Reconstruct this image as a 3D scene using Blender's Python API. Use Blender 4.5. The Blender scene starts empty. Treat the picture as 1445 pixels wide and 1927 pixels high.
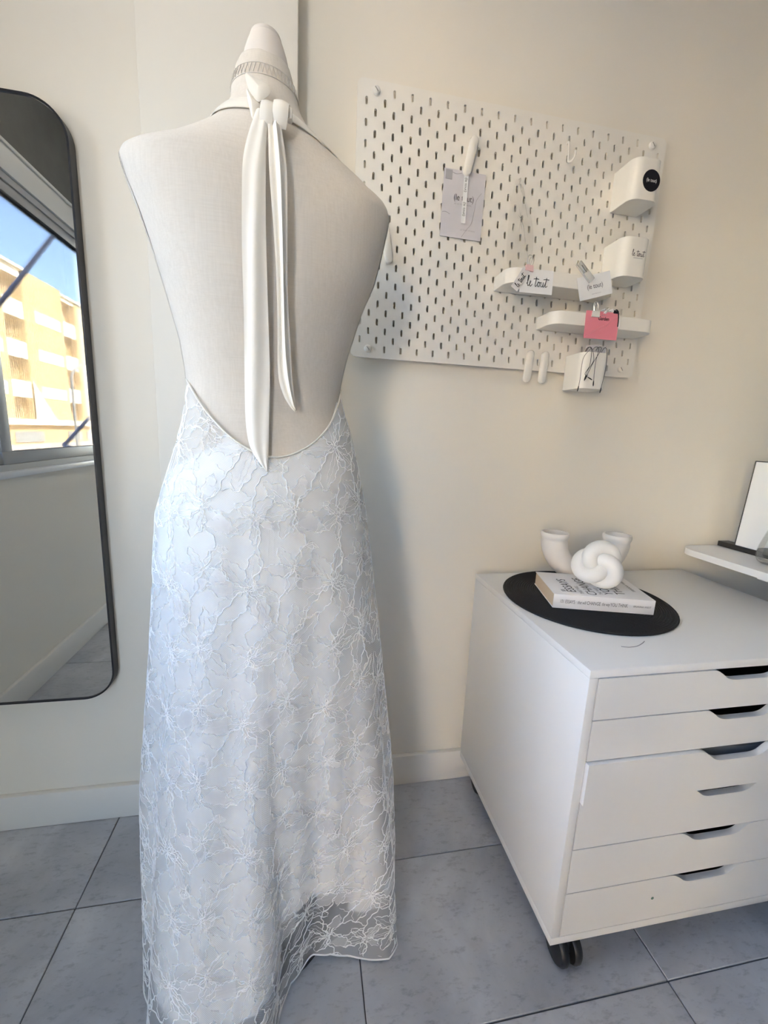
import bpy, bmesh, math, random
import numpy as np
from mathutils import Vector, Matrix
random.seed(7); RNG = np.random.default_rng(7)
S = bpy.context.scene
C = S.collection
PI = math.pi

# ------------------------------------------------------------------ camera
YAW, PIT, ROL, FPX = 0.1904, -0.1867, 0.0439, 779.67
def cam_axes():
    cy, sy, cp, sp = math.cos(YAW), math.sin(YAW), math.cos(PIT), math.sin(PIT)
    f = Vector((sy*cp, cy*cp, sp)); r = Vector((cy, -sy, 0)); u = r.cross(f)
    cr, sr = math.cos(ROL), math.sin(ROL)
    return cr*r + sr*u, -sr*r + cr*u, f
_r, _u, _f = cam_axes()
cd = bpy.data.cameras.new('camera'); co = bpy.data.objects.new('camera', cd); C.objects.link(co)
cd.sensor_fit = 'HORIZONTAL'; cd.sensor_width = 36; cd.lens = 36*FPX/1445; cd.clip_start = .02; cd.clip_end = 400
mw = Matrix(((_r.x, _u.x, -_f.x, .0122), (_r.y, _u.y, -_f.y, -1.0451), (_r.z, _u.z, -_f.z, 1.0294), (0, 0, 0, 1)))
co.matrix_world = mw
S.camera = co

# ------------------------------------------------------------------ world, sun, exposure
w = bpy.data.worlds.new('world'); S.world = w; w.use_nodes = True
nt = w.node_tree; nt.nodes.clear()
sky = nt.nodes.new('ShaderNodeTexSky'); sky.sky_type = 'NISHITA'; sky.sun_disc = False
sky.sun_elevation = math.radians(42); sky.sun_rotation = math.radians(80); sky.altitude = 50
sky.air_density = 1.0; sky.dust_density = 1.8; sky.ozone_density = 1.2
bg = nt.nodes.new('ShaderNodeBackground'); bg.inputs['Strength'].default_value = .62
wo = nt.nodes.new('ShaderNodeOutputWorld')
nt.links.new(sky.outputs[0], bg.inputs[0]); nt.links.new(bg.outputs[0], wo.inputs[0])
sd = bpy.data.lights.new('sun', 'SUN'); sd.energy = 17; sd.angle = .01; sd.color = (1, .87, .66)
so = bpy.data.objects.new('sun', sd); C.objects.link(so); so.location = (12, 2, 12)
so.rotation_euler = Vector((-.70, -.28, -.62)).to_track_quat('-Z', 'Y').to_euler()
S.view_settings.view_transform = 'Standard'; S.view_settings.look = 'None'
S.view_settings.gamma = 1; S.view_settings.use_curve_mapping = False
S.view_settings.exposure = 2.86
try:
    S.cycles.max_bounces = 10; S.cycles.diffuse_bounces = 7; S.cycles.transparent_max_bounces = 24
    S.cycles.transmission_bounces = 8; S.cycles.caustics_reflective = False; S.cycles.caustics_refractive = False
    S.cycles.sample_clamp_indirect = 6
except Exception:
    pass
WY0, WY1, WZ0, WZ1 = -1.60, -.22, .842, 1.96          # window opening in the left wall
DY0, DY1, DZ1 = -2.22, -1.64, 2.34                     # unseen glazed door added along the same wall for more daylight

RW = (-.98, -.53, .0, 2.34)                              # unseen glazed door added behind the camera to light the room
# ------------------------------------------------------------------ materials
def srgb(r, g, b):
    f = lambda c: ((c/255+.055)/1.055)**2.4 if c/255 > .04045 else c/255/12.92
    return (f(r), f(g), f(b), 1)
class NM:
    def __init__(s, name):
        s.m = bpy.data.materials.new(name); s.m.use_nodes = True
        s.t = s.m.node_tree; s.b = s.t.nodes['Principled BSDF']; s.o = s.t.nodes['Material Output']
    def n(s, t, **k):
        x = s.t.nodes.new(t)
        for a, v in k.items(): setattr(x, a, v)
        return x
    def l(s, a, b): s.t.links.new(a, b)
def mat(name, col, rough=.5, metal=0, spec=.5, bump=None, var=None, trans=0, alpha=1, coat=0, emit=None):
    """principled; bump=(scale,strength) fine relief, var=(scale,amount) tone variation of the stuff itself"""
    x = NM(name); b = x.b
    b.inputs['Base Color'].default_value = col; b.inputs['Roughness'].default_value = rough
    b.inputs['Metallic'].default_value = metal; b.inputs['Specular IOR Level'].default_value = spec
    b.inputs['Coat Weight'].default_value = coat
    tc = x.n('ShaderNodeTexCoord')
    if var:
        no = x.n('ShaderNodeTexNoise'); no.inputs['Scale'].default_value = var[0]; no.inputs['Detail'].default_value = 5
        mx = x.n('ShaderNodeMix', data_type='RGBA')
        mx.inputs[6].default_value = tuple(c*(1-var[1]) for c in col[:3])+(1,)
        mx.inputs[7].default_value = tuple(min(1, c*(1+var[1])) for c in col[:3])+(1,)
        x.l(tc.outputs['Object'], no.inputs['Vector']); x.l(no.outputs[0], mx.inputs[0]); x.l(mx.outputs[2], b.inputs['Base Color'])
    if bump:
        nb = x.n('ShaderNodeTexNoise'); nb.inputs['Scale'].default_value = bump[0]; nb.inputs['Detail'].default_value = 4
        bp = x.n('ShaderNodeBump'); bp.inputs['Strength'].default_value = bump[1]; bp.inputs['Distance'].default_value = .002
        x.l(tc.outputs['Object'], nb.inputs['Vector']); x.l(nb.outputs[0], bp.inputs['Height']); x.l(bp.outputs[0], b.inputs['Normal'])
    if trans:   # thin cloth: part of the light goes through
        tr = x.n('ShaderNodeBsdfTranslucent'); tr.inputs[0].default_value = col
        ms = x.n('ShaderNodeMixShader'); ms.inputs[0].default_value = trans
        x.l(b.outputs[0], ms.inputs[1]); x.l(tr.outputs[0], ms.inputs[2]); x.l(ms.outputs[0], x.o.inputs[0])
        last = ms
    if alpha < 1:
        tp = x.n('ShaderNodeBsdfTransparent'); m2 = x.n('ShaderNodeMixShader'); m2.inputs[0].default_value = alpha
        x.l(tp.outputs[0], m2.inputs[1]); x.l((last if trans else b).outputs[0], m2.inputs[2]); x.l(m2.outputs[0], x.o.inputs[0])
    return x.m
def clear_mat(name, tint=(1, 1, 1, 1), gloss=.08, haze=0.0, rough=.02, fres=.9):
    """thin pane or film: mostly see-through with a reflection, lets light in"""
    x = NM(name); x.t.nodes.remove(x.b)
    tp = x.n('ShaderNodeBsdfTransparent'); tp.inputs[0].default_value = tint
    gl = x.n('ShaderNodeBsdfGlossy'); gl.inputs['Roughness'].default_value = rough
    lw = x.n('ShaderNodeFresnel'); lw.inputs['IOR'].default_value = 1.45
    ma = x.n('ShaderNodeMath', operation='MULTIPLY_ADD'); ma.inputs[1].default_value = fres; ma.inputs[2].default_value = gloss-.04
    m1 = x.n('ShaderNodeMixShader'); x.l(lw.outputs[0], ma.inputs[0]); x.l(ma.outputs[0], m1.inputs[0])
    x.l(tp.outputs[0], m1.inputs[1]); x.l(gl.outputs[0], m1.inputs[2])
    out = m1
    if haze:
        df = x.n('ShaderNodeBsdfDiffuse'); df.inputs[0].default_value = (.9, .9, .9, 1)
        m2 = x.n('ShaderNodeMixShader'); m2.inputs[0].default_value = haze
        x.l(m1.outputs[0], m2.inputs[1]); x.l(df.outputs[0], m2.inputs[2]); out = m2
    x.l(out.outputs[0], x.o.inputs[0]); return x.m
def tile_mat():
    x = NM('grey_stone_tile'); b = x.b
    tc = x.n('ShaderNodeTexCoord'); oi = x.n('ShaderNodeObjectInfo'); ad = x.n('ShaderNodeVectorMath', operation='MULTIPLY_ADD')
    cb = x.n('ShaderNodeCombineXYZ')
    for i in range(3): x.l(oi.outputs['Random'], cb.inputs[i])
    ad.inputs[1].default_value = (7, 13, 5); x.l(cb.outputs[0], ad.inputs[0]); x.l(tc.outputs['Object'], ad.inputs[2])
    rot = x.n('ShaderNodeMapping'); rot.inputs['Rotation'].default_value = (0, 0, .75); rot.inputs['Scale'].default_value = (1, 2.6, 1)
    x.l(ad.outputs[0], rot.inputs[0])
    n1 = x.n('ShaderNodeTexNoise'); n1.inputs['Scale'].default_value = 5; n1.inputs['Detail'].default_value = 8; n1.inputs['Roughness'].default_value = .62; n1.inputs['Distortion'].default_value = .5
    n2 = x.n('ShaderNodeTexNoise'); n2.inputs['Scale'].default_value = 38; n2.inputs['Detail'].default_value = 6; n2.inputs['Roughness'].default_value = .7
    x.l(ad.outputs[0], n1.inputs[0]); x.l(rot.outputs[0], n2.inputs[0])
    r1 = x.n('ShaderNodeValToRGB'); r1.color_ramp.elements[0].position = .3; r1.color_ramp.elements[1].position = .72
    r1.color_ramp.elements[0].color = (.38, .395, .43, 1); r1.color_ramp.elements[1].color = (.60, .615, .65, 1)
    x.l(n1.outputs[0], r1.inputs[0])
    r2 = x.n('ShaderNodeValToRGB'); r2.color_ramp.elements[0].position = .30; r2.color_ramp.elements[1].position = .47
    r2.color_ramp.elements[0].color = (.62, .62, .64, 1); r2.color_ramp.elements[1].color = (1, 1, 1, 1)
    x.l(n2.outputs[0], r2.inputs[0])
    mx = x.n('ShaderNodeMix', data_type='RGBA', blend_type='MULTIPLY'); mx.inputs[0].default_value = .8
    x.l(r1.outputs[0], mx.inputs[6]); x.l(r2.outputs[0], mx.inputs[7]); x.l(mx.outputs[2], b.inputs['Base Color'])
    b.inputs['Roughness'].default_value = .45
    bp = x.n('ShaderNodeBump'); bp.inputs['Strength'].default_value = .12; bp.inputs['Distance'].default_value = .003
    x.l(n2.outputs[0], bp.inputs['Height']); x.l(bp.outputs[0], b.inputs['Normal'])
    return x.m
def lace_mat():
    """sheer net: see-through between threads, fine diagonal mesh relief"""
    x = NM('sheer_lace_net'); b = x.b
    b.inputs['Base Color'].default_value = (.94, .94, .94, 1); b.inputs['Roughness'].default_value = .6
    tr = x.n('ShaderNodeBsdfTranslucent'); tr.inputs[0].default_value = (.9, .9, .9, 1)
    m1 = x.n('ShaderNodeMixShader'); m1.inputs[0].default_value = .35
    x.l(b.outputs[0], m1.inputs[1]); x.l(tr.outputs[0], m1.inputs[2])
    tp = x.n('ShaderNodeBsdfTransparent'); m2 = x.n('ShaderNodeMixShader')
    tc = x.n('ShaderNodeTexCoord'); mp = x.n('ShaderNodeMapping'); mp.inputs['Rotation'].default_value = (0, .62, 0)
    wv = x.n('ShaderNodeTexWave'); wv.inputs['Scale'].default_value = 165; wv.inputs['Distortion'].default_value = 1.2
    x.l(tc.outputs['Object'], mp.inputs[0]); x.l(mp.outputs[0], wv.inputs[0])
    mr = x.n('ShaderNodeMapRange'); mr.inputs[3].default_value = .30; mr.inputs[4].default_value = .44
    x.l(wv.outputs['Fac'], mr.inputs[0]); x.l(mr.outputs[0], m2.inputs[0])
    x.l(tp.outputs[0], m2.inputs[1]); x.l(m1.outputs[0], m2.inputs[2]); x.l(m2.outputs[0], x.o.inputs[0])
    return x.m
def linen_mat():
    x = NM('cream_linen'); b = x.b
    tc = x.n('ShaderNodeTexCoord')
    hs = []
    for sc in ((260, 260, 9), (9, 260, 520)):
        mp = x.n('ShaderNodeMapping'); mp.inputs['Scale'].default_value = sc
        no = x.n('ShaderNodeTexNoise'); no.inputs['Scale'].default_value = 1.6; no.inputs['Detail'].default_value = 2
        x.l(tc.outputs['Object'], mp.inputs[0]); x.l(mp.outputs[0], no.inputs[0]); hs.append(no)
    ad = x.n('ShaderNodeMath', operation='ADD'); x.l(hs[0].outputs[0], ad.inputs[0]); x.l(hs[1].outputs[0], ad.inputs[1])
    rp = x.n('ShaderNodeValToRGB'); rp.color_ramp.elements[0].position = .35; rp.color_ramp.elements[1].position = .65
    rp.color_ramp.elements[0].color = (.665, .605, .525, 1); rp.color_ramp.elements[1].color = (.72, .66, .58, 1)
    mr = x.n('ShaderNodeMath', operation='MULTIPLY'); mr.inputs[1].default_value = .5
    x.l(ad.outputs[0], mr.inputs[0]); x.l(mr.outputs[0], rp.inputs[0]); x.l(rp.outputs[0], b.inputs['Base Color'])
    bp = x.n('ShaderNodeBump'); bp.inputs['Strength'].default_value = .12; bp.inputs['Distance'].default_value = .001
    x.l(mr.outputs[0], bp.inputs['Height']); x.l(bp.outputs[0], b.inputs['Normal'])
    b.inputs['Roughness'].default_value = .9; b.inputs['Specular IOR Level'].default_value = .1; b.inputs['Sheen Weight'].default_value = .15
    return x.m
WALL = mat('wall_paint', (.82, .775, .69, 1), .75, bump=(420, .06), spec=.25)
CEIL = mat('dark_concrete', (.16, .16, .15, 1), .8, bump=(60, .4), var=(9, .25), spec=.2)
SKIRTING = mat('white_skirting', (.78, .76, .72, 1), .45)
TILE = tile_mat(); GROUT = mat('dark_grout', (.10, .10, .11, 1), .9)
LINEN = linen_mat(); LINENCAP = mat('cream_cap_cloth', (.72, .66, .60, 1), .85, spec=.1)
THREAD = mat('cream_thread', (.66, .62, .56, 1), .8)
LACE = lace_mat()
CORD = mat('white_cording', (.96, .96, .95, 1), .5, trans=.05)
PETAL = mat('white_petal_fill', (.90, .90, .90, 1), .5, trans=.2, alpha=.5)
LINING = mat('white_lining', (.95, .94, .915, 1), .6, trans=.06)
SATIN = mat('ivory_satin', (.88, .835, .75, 1), .42, trans=.12, spec=.4)
WHITE = mat('white_foil', (.80, .80, .795, 1), .38)
WHITEP = mat('white_plastic', (.82, .79, .73, 1), .32)
WHITEB = mat('white_painted_steel', (.82, .79, .725, 1), .42)
BLACKM = mat('black_metal', (.012, .012, .016, 1), .38, spec=.5)
BLACKP = mat('black_plastic', (.012, .012, .014, 1), .4)
MIRROR = mat('mirror_silver', (.86, .87, .855, 1), 0.0, metal=1)
ALU = mat('grey_aluminium', (.50, .51, .52, 1), .45, metal=.3)
ALUW = mat('pale_blind_box', (.74, .75, .74, 1), .5)
GLASS = clear_mat('window_glass', (.985, .97, .972, 1), .05); DIMGLASS = clear_mat('dimming_window_glass', (.67, .67, .68, 1), .045)  # second glass: tint added to dim the view and daylight through the window
FILM = clear_mat('clear_plastic_film', (1, 1, .995, 1), .04, haze=.035, rough=.25, fres=.35)
CLIPC = clear_mat('clear_clip_plastic', (.98, .98, .97, 1), .05, haze=.3, rough=.1, fres=.5)
CLEAR = clear_mat('clear_glass', (.995, .998, .998, 1), .045, haze=.02, fres=.35)
PAPER = mat('white_paper', (.84, .84, .84, 1), .6); PAPERG = mat('grey_marble_paper', (.62, .60, .63, 1), .6, var=(45, .05))
INK = mat('black_ink', (.02, .02, .022, 1), .6); INKG = mat('grey_ink', (.33, .32, .34, 1), .6); INKW = mat('white_ink', (.8, .8, .8, 1), .6)
PINK = mat('pink_paper', (.80, .25, .31, 1), .6); PINKC = mat('pale_pink_plastic', (.78, .52, .52, 1), .3)
STEEL = mat('clip_wire', (.55, .53, .5, 1), .3, metal=1)
CERAMIC = mat('matte_white_ceramic', (.80, .765, .725, 1), .7, bump=(200, .06), var=(60, .04))
WAX = mat('white_wax', (.86, .84, .80, 1), .33, trans=.06)
PAGES = mat('book_pages', (.78, .62, .44, 1), .8, bump=(300, .2)); COVER = mat('white_book_cover', (.82, .81, .82, 1), .4)
RUG = mat('black_woven_cord', (.010, .010, .011, 1), .75, bump=(260, .5))
TRAYSHADE = mat('shaded_tray', (.05, .05, .055, 1), .7)  # shade inside the drawers put into the tray colour
GREYWALL = mat('bounce_cut_grey', (.30, .29, .27, 1), .75)  # unseen walls made grey to cut the light they bounce
GREYCLOTH = mat('grey_cloth', (.36, .37, .39, 1), .9); 
STICK = mat('black_sticker', (.012, .011, .016, 1), .25)
GREEN = mat('green_speck', (.10, .2, .17, 1), .6)
FAC = mat('cream_render', (.80, .70, .48, 1), .8, var=(.6, .05)); FACW = mat('white_parapet', (.86, .80, .66, 1), .8)
FACL = mat('cream_louver', (.76, .66, .42, 1), .7); FACD = mat('tan_recess', (.78, .66, .46, 1), .8); FACB = mat('brown_rail', (.36, .28, .19, 1), .6)
FACT = mat('tan_ground_floor', (.62, .46, .26, 1), .8, var=(.8, .15)); FACG = mat('grey_shop_window', (.32, .34, .34, 1), .4)
ASPH = mat('pale_pavement', (.50, .49, .47, 1), .9); LAMPM = mat('grey_lamp_post', (.36, .37, .36, 1), .5); ARM = mat('lilac_painted_arm', (.62, .58, .70, 1), .5)

lx = NM('added_panel_glow'); lx.b.inputs['Base Color'].default_value = (.9, .9, .9, 1)
lx.b.inputs['Emission Color'].default_value = (1, .90, .77, 1); lx.b.inputs['Emission Strength'].default_value = .66; PANELGLOW = lx.m  # glow of the added overhead panel

# ------------------------------------------------------------------ helpers
class MB:
    """collects geometry in world coordinates for ONE mesh"""
    def __init__(s): s.v = []; s.f = []
    def add(s, vs, fs):
        o = len(s.v); s.v += [tuple(p) for p in vs]; s.f += [tuple(i+o for i in q) for q in fs]; return s
    def box(s, x0, x1, y0, y1, z0, z1, bev=0, seg=2, mtx=None):
        bm = bmesh.new(); bmesh.ops.create_cube(bm, size=1)
        for v in bm.verts: v.co = Vector(((x0+x1)/2+v.co.x*(x1-x0), (y0+y1)/2+v.co.y*(y1-y0), (z0+z1)/2+v.co.z*(z1-z0)))
        if bev: bmesh.ops.bevel(bm, geom=bm.edges[:], offset=bev, segments=seg, profile=.5, affect='EDGES')
        return s.bm(bm, mtx)
    def bm(s, bm, mtx=None):
        bm.verts.index_update()
        vs = [(mtx @ v.co if mtx else v.co.copy()) for v in bm.verts]
        s.add(vs, [[v.index for v in f.verts] for f in bm.faces]); bm.free(); return s
    def tube(s, pts, r, n=8, closed=False, cap=True):
        pts = [Vector(p) for p in pts]; m = len(pts); rr = r if hasattr(r, '__len__') else [r]*m
        vs = []; fs = []; up = None
        for i, p in enumerate(pts):
            t = (pts[(i+1) % m]-pts[i-1]) if closed else (pts[min(i+1, m-1)]-pts[max(i-1, 0)])
            t.normalize()
            if up is None: up = t.orthogonal().normalized()
            up = up-t*up.dot(t)
            up = up.normalized() if up.length > 1e-6 else t.orthogonal().normalized()
            b = t.cross(up)
            for k in range(n):
                a = 2*PI*k/n; vs.append(p+(up*math.cos(a)+b*math.sin(a))*rr[i])
        # closed: find best twist offset
        off = 0
        if closed:
            d = [(vs[k]-vs[(m-1)*n]).length for k in range(n)]; off = d.index(min(d))
        for i in range(m if closed else m-1):
            j = (i+1) % m; sh = off if (closed and j == 0) else 0
            for k in range(n):
                fs.append((i*n+k, i*n+(k+1) % n, j*n+(k+1+sh) % n, j*n+(k+sh) % n))
        if cap and not closed: fs += [tuple(range(n))[::-1], tuple((m-1)*n+k for k in range(n))]
        return s.add(vs, fs)
    def lathe(s, prof, c, n=32, axis='z'):
        vs = []; fs = []
        for r, h in prof:
            for k in range(n):
                a = 2*PI*k/n; x, y = r*math.cos(a), r*math.sin(a)
                vs.append({'z': (c[0]+x, c[1]+y, c[2]+h), 'y': (c[0]+x, c[1]-h, c[2]+y), 'x': (c[0]+h, c[1]+x, c[2]+y)}[axis])
        for i in range(len(prof)-1):
            for k in range(n): fs.append((i*n+k, i*n+(k+1) % n, (i+1)*n+(k+1) % n, (i+1)*n+k))
        if prof[0][0] > 1e-6: fs.append(tuple(range(n))[::-1])
        if prof[-1][0] > 1e-6: fs.append(tuple((len(prof)-1)*n+k for k in range(n)))
        return s.add(vs, fs)
    def prism(s, outline, frame, t0, t1):
        """outline of 2D points in frame (origin, ux, uy, n), extruded from t0 to t1 along n"""
        o, ux, uy, nn = [Vector(q) for q in frame]; m = len(outline)
        vs = [o+ux*a+uy*b+nn*t0 for a, b in outline]+[o+ux*a+uy*b+nn*t1 for a, b in outline]
        fs = [tuple(range(m))[::-1], tuple(range(m, 2*m))]+[(i, (i+1) % m, m+(i+1) % m, m+i) for i in range(m)]
        return s.add(vs, fs)
    def grid(s, P, closed_u=False):
        """P[i][j] points"""
        a, b = len(P), len(P[0]); fs = []
        for i in range(a-1):
            for j in range(b if closed_u else b-1): fs.append((i*b+j, i*b+(j+1) % b, (i+1)*b+(j+1) % b, (i+1)*b+j))
        return s.add([p for row in P for p in row], fs)
    def build(s, name, m, parent=None, smooth=40, kind=None, label=None):
        me = bpy.data.meshes.new(name); org = Vector(parent['_o']) if parent and '_o' in parent else (world_o(parent) if parent else Vector((0, 0, 0)))
        me.from_pydata([(p[0]-org.x, p[1]-org.y, p[2]-org.z) for p in s.v], [], s.f)
        bm = bmesh.new(); bm.from_mesh(me); bmesh.ops.remove_doubles(bm, verts=bm.verts[:], dist=1e-6)
        bmesh.ops.recalc_face_normals(bm, faces=bm.faces[:]); bm.to_mesh(me); bm.free()
        if smooth:
            me.polygons.foreach_set('use_smooth', [True]*len(me.polygons)); me.set_sharp_from_angle(angle=math.radians(smooth))
        me.materials.append(m)
        o = bpy.data.objects.new(name, me); C.objects.link(o)
        if parent: o.parent = parent
        if kind: o['kind'] = kind
        if label: o['label'] = label
        return o
def world_o(p):
    v = Vector((0, 0, 0))
    while p: v += p.location; p = p.parent
    return v
def thing(name, label, cat, loc, group=None):
    o = bpy.data.objects.new(name, None); C.objects.link(o); o.location = loc; o.empty_display_size = .05
    return tag(o, label, cat, group)
def tag(o, label, cat, group=None):
    o['label'] = label; o['category'] = cat
    if group: o['group'] = group
    return o
def struct(o): o['kind'] = 'structure'; return o
def dup(root, delta, label, group=None):
    r = root.copy(); C.objects.link(r); r.location = root.location+Vector(delta); r['label'] = label
    if group: r['group'] = group
    for ch in list(root.children):
        c = ch.copy(); C.objects.link(c); c.parent = r
        for g in list(ch.children):
            d = g.copy(); C.objects.link(d); d.parent = c
    return r
def catmull(pts, k=6, closed=False):
    P = [np.array(p, float) for p in pts]; n = len(P); out = []
    for i in range(n if closed else n-1):
        g = (lambda j: P[j % n]) if closed else (lambda j: P[min(max(j, 0), n-1)])
        p0, p1, p2, p3 = g(i-1), g(i), g(i+1), g(i+2)
        for q in range(k):
            t = q/k
            out.append(.5*((2*p1)+(-p0+p2)*t+(2*p0-5*p1+4*p2-p3)*t*t+(-p0+3*p1-3*p2+p3)*t**3))
    if not closed: out.append(P[-1])
    return out
def rrect(w, h, r, n=6, cx=0, cy=0):
    o = []
    for sx, sy, a0 in ((1, 1, 0), (-1, 1, 90), (-1, -1, 180), (1, -1, 270)):
        for k in range(n+1):
            a = math.radians(a0+90*k/n); o.append((cx+sx*(w/2-r)+r*math.cos(a), cy+sy*(h/2-r)+r*math.sin(a)))
    return o
def text_mb(txt, size, frame, mb=None, thick=.0004, sx=1.0, align='CENTER', shear=0, thin=-.005):
    cu = bpy.data.curves.new('txt', 'FONT'); cu.body = txt; cu.size = size; cu.align_x = align; cu.align_y = 'CENTER'; cu.shear = shear
    cu.resolution_u = 3; cu.offset = thin*size
    o = bpy.data.objects.new('txt', cu); C.objects.link(o)
    dg = bpy.context.evaluated_depsgraph_get(); me = bpy.data.meshes.new_from_object(o.evaluated_get(dg))
    og, ux, uy, nn = [Vector(q) for q in frame]; mb = mb or MB()
    mb.add([og+ux*v.co.x*sx+uy*v.co.y+nn*thick for v in me.vertices], [tuple(p.vertices) for p in me.polygons])
    bpy.data.objects.remove(o); bpy.data.curves.remove(cu); bpy.data.meshes.remove(me)
    return mb
SCRIPT = [[(0, .2), (.12, .5), (.21, .92), (.14, 1.0), (.09, .7), (.08, .2), (.16, .0), (.28, .12), (.42, .32), (.46, .45), (.38, .48), (.33, .3), (.36, .06), (.48, .0), (.64, .2)],
          [(1.08, .92), (1.02, .5), (.98, .15), (1.06, .0), (1.2, .2), (1.38, .45), (1.28, .4), (1.23, .18), (1.32, .0), (1.45, .1), (1.47, .36), (1.38, .45), (1.52, .38), (1.64, .45), (1.62, .15), (1.70, .0), (1.84, .14), (1.90, .46), (1.88, .1), (1.96, .0), (2.12, .3), (2.26, .92), (2.18, .5), (2.15, .12), (2.22, .0), (2.38, .14)],
          [(.78, .70), (1.05, .75), (1.36, .72)], [(1.90, .72), (2.2, .76), (2.55, .74)]]
def script_mb(h, frame, r):
    og, ux, uy, nn = [Vector(q) for q in frame]; mb = MB()
    for st in SCRIPT:
        p = catmull([(a, b) for a, b in st], 5)
        mb.tube([og+ux*((q[0]-1.25)*h)+uy*((q[1]-.5)*h)+nn*.0004 for q in p], r, 5)
    return mb

# ------------------------------------------------------------------ room shell
XL, XR, YB, YF, ZC = -1.009, 1.75, 0.0, -2.27, 2.42
struct(MB().box(XL-.2, XR+.2, 0, .2, -.05, ZC+.1).build('wall_back', WALL, smooth=0))
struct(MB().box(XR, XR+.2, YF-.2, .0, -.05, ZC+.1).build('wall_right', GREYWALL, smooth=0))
wl = MB()
wl.box(XL-.12, XL, DY1, 0, -.05, WZ0-.02); wl.box(XL-.12, XL, DY1, WY0, WZ0-.02, ZC+.1); wl.box(XL-.12, XL, YF, DY1, DZ1, ZC+.1); wl.box(XL-.12, XL, WY1, 0, WZ0-.02, ZC+.1); wl.box(XL-.12, XL, YF, DY0, -.05, DZ1)
struct(wl.build('wall_left', WALL, smooth=0))
struct(MB().box(XL-.12, XL, WY0, WY1, WZ1, ZC+.1).build('trim_1', CEIL, smooth=0))
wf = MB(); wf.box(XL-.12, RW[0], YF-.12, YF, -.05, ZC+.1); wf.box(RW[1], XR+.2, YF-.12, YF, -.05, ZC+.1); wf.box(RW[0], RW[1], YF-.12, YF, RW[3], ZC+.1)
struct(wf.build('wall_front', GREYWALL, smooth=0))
struct(MB().box(XL-.2, XR+.2, YF-.2, .2, ZC, ZC+.2).build('ceiling', WALL, smooth=0))
# projecting pier between mirror and pegboard
PX0, PX1, PD = -.303, -.0095, .06
struct(MB().box(PX0, PX1, -PD, 0, 0, ZC, bev=.0025).build('wall_pier', WALL))
struct(MB().box(XL-.2, 9, -14, 9, ZC+.25, 9.5).build('wall_upper', mat('pale_render', (.7, .68, .64, 1), .8), smooth=0))   # storeys above
# floor: grout bed with single tiles
fl = struct(MB().box(XL-.1, XR+.1, YF-.1, .1, -.06, -.0035).build('floor', GROUT, smooth=0))
TW, TH, TX, TY = .5923, .3085, .1255, -.2285
tm = MB().box(-TW/2+.0011, TW/2-.0011, -TH/2+.0011, TH/2-.0011, -.012, 0, bev=.0012, seg=1)
t0 = None
for i in range(-3, 4):
    for j in range(-14, 2):
        cx, cy = TX+(i+.5)*TW, TY+(j+.5)*TH
        if cx+TW/2 < XL or cx-TW/2 > XR or cy-TH/2 > -.001 or cy+TH/2 < YF: continue
        x0, x1, y0, y1 = max(cx-TW/2, XL), min(cx+TW/2, XR), max(cy-TH/2, YF), min(cy+TH/2, 0)
        if x1-x0 > TW-.001 and y1-y0 > TH-.001:
            if t0 is None: t0 = tm.build('tile', TILE, fl); o = t0
            else: o = t0.copy(); C.objects.link(o); o.parent = fl
        else:
            hw, hh = (x1-x0)/2, (y1-y0)/2; cx, cy = (x0+x1)/2, (y0+y1)/2
            if hw < .01 or hh < .01: continue
            o = MB().box(-hw+.0011, hw-.0011, -hh+.0011, hh-.0011, -.012, 0, bev=.0012, seg=1).build('tile', TILE, fl)
        o.location = (cx, cy, random.uniform(-.0004, .0004))
# baseboards
def skirting(name, x0, x1, y0, y1): return MB().box(x0, x1, y0, y1, 0.0, .097, bev=.002)
bb = MB().box(XL, PX0-.014, -.014, 0, .001, .097, bev=.002); bb.box(PX1+.014, XR, -.014, 0, .001, .097, bev=.002)
bb.box(PX0-.014, PX1+.014, -PD-.014, -PD, .001, .097, bev=.002)
struct(bb.build('baseboard_back', SKIRTING))
struct(MB().box(XL, XL+.014, DY1, -.014, .001, .097, bev=.002).build('baseboard_left', SKIRTING))
struct(MB().box(XR-.014, XR, YF, -.014, .001, .097, bev=.002).build('baseboard_right', SKIRTING))
# window in the left wall (seen in the mirror)
wn = bpy.data.objects.new('window_1', None); C.objects.link(wn); wn.location = (XL, -.8, WZ0); struct(wn)
MB().box(XL-.13, XL+.012, WY0-.01, WY1+.01, WZ0-.022, WZ0, bev=.003).build('sill', mat('pale_sill', (.82, .84, .86, 1), .3), wn)
fr = MB(); D0, D1 = XL-.10, XL-.012
fr.box(D0, D1, WY0, WY1, WZ0, WZ0+.022); fr.box(D0, D1, WY0, WY1, 1.835, 1.86); fr.box(D0, D1, WY0, WY0+.04, WZ0, 1.86); fr.box(D0, D1, WY1-.04, WY1, WZ0, 1.86)
fr.build('window_frame', ALU, wn)
bxh = MB().box(XL-.10, XL-.004, WY0, WY1, 1.862, WZ1, bev=.002); bxh.box(XL-.004, XL+.004, WY0, WY1, WZ1-.012, WZ1-.001, bev=.001)
bxh.build('blind_box', ALUW, wn)
ys = [WY1-.04, -.695, WY0+.04]
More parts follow.
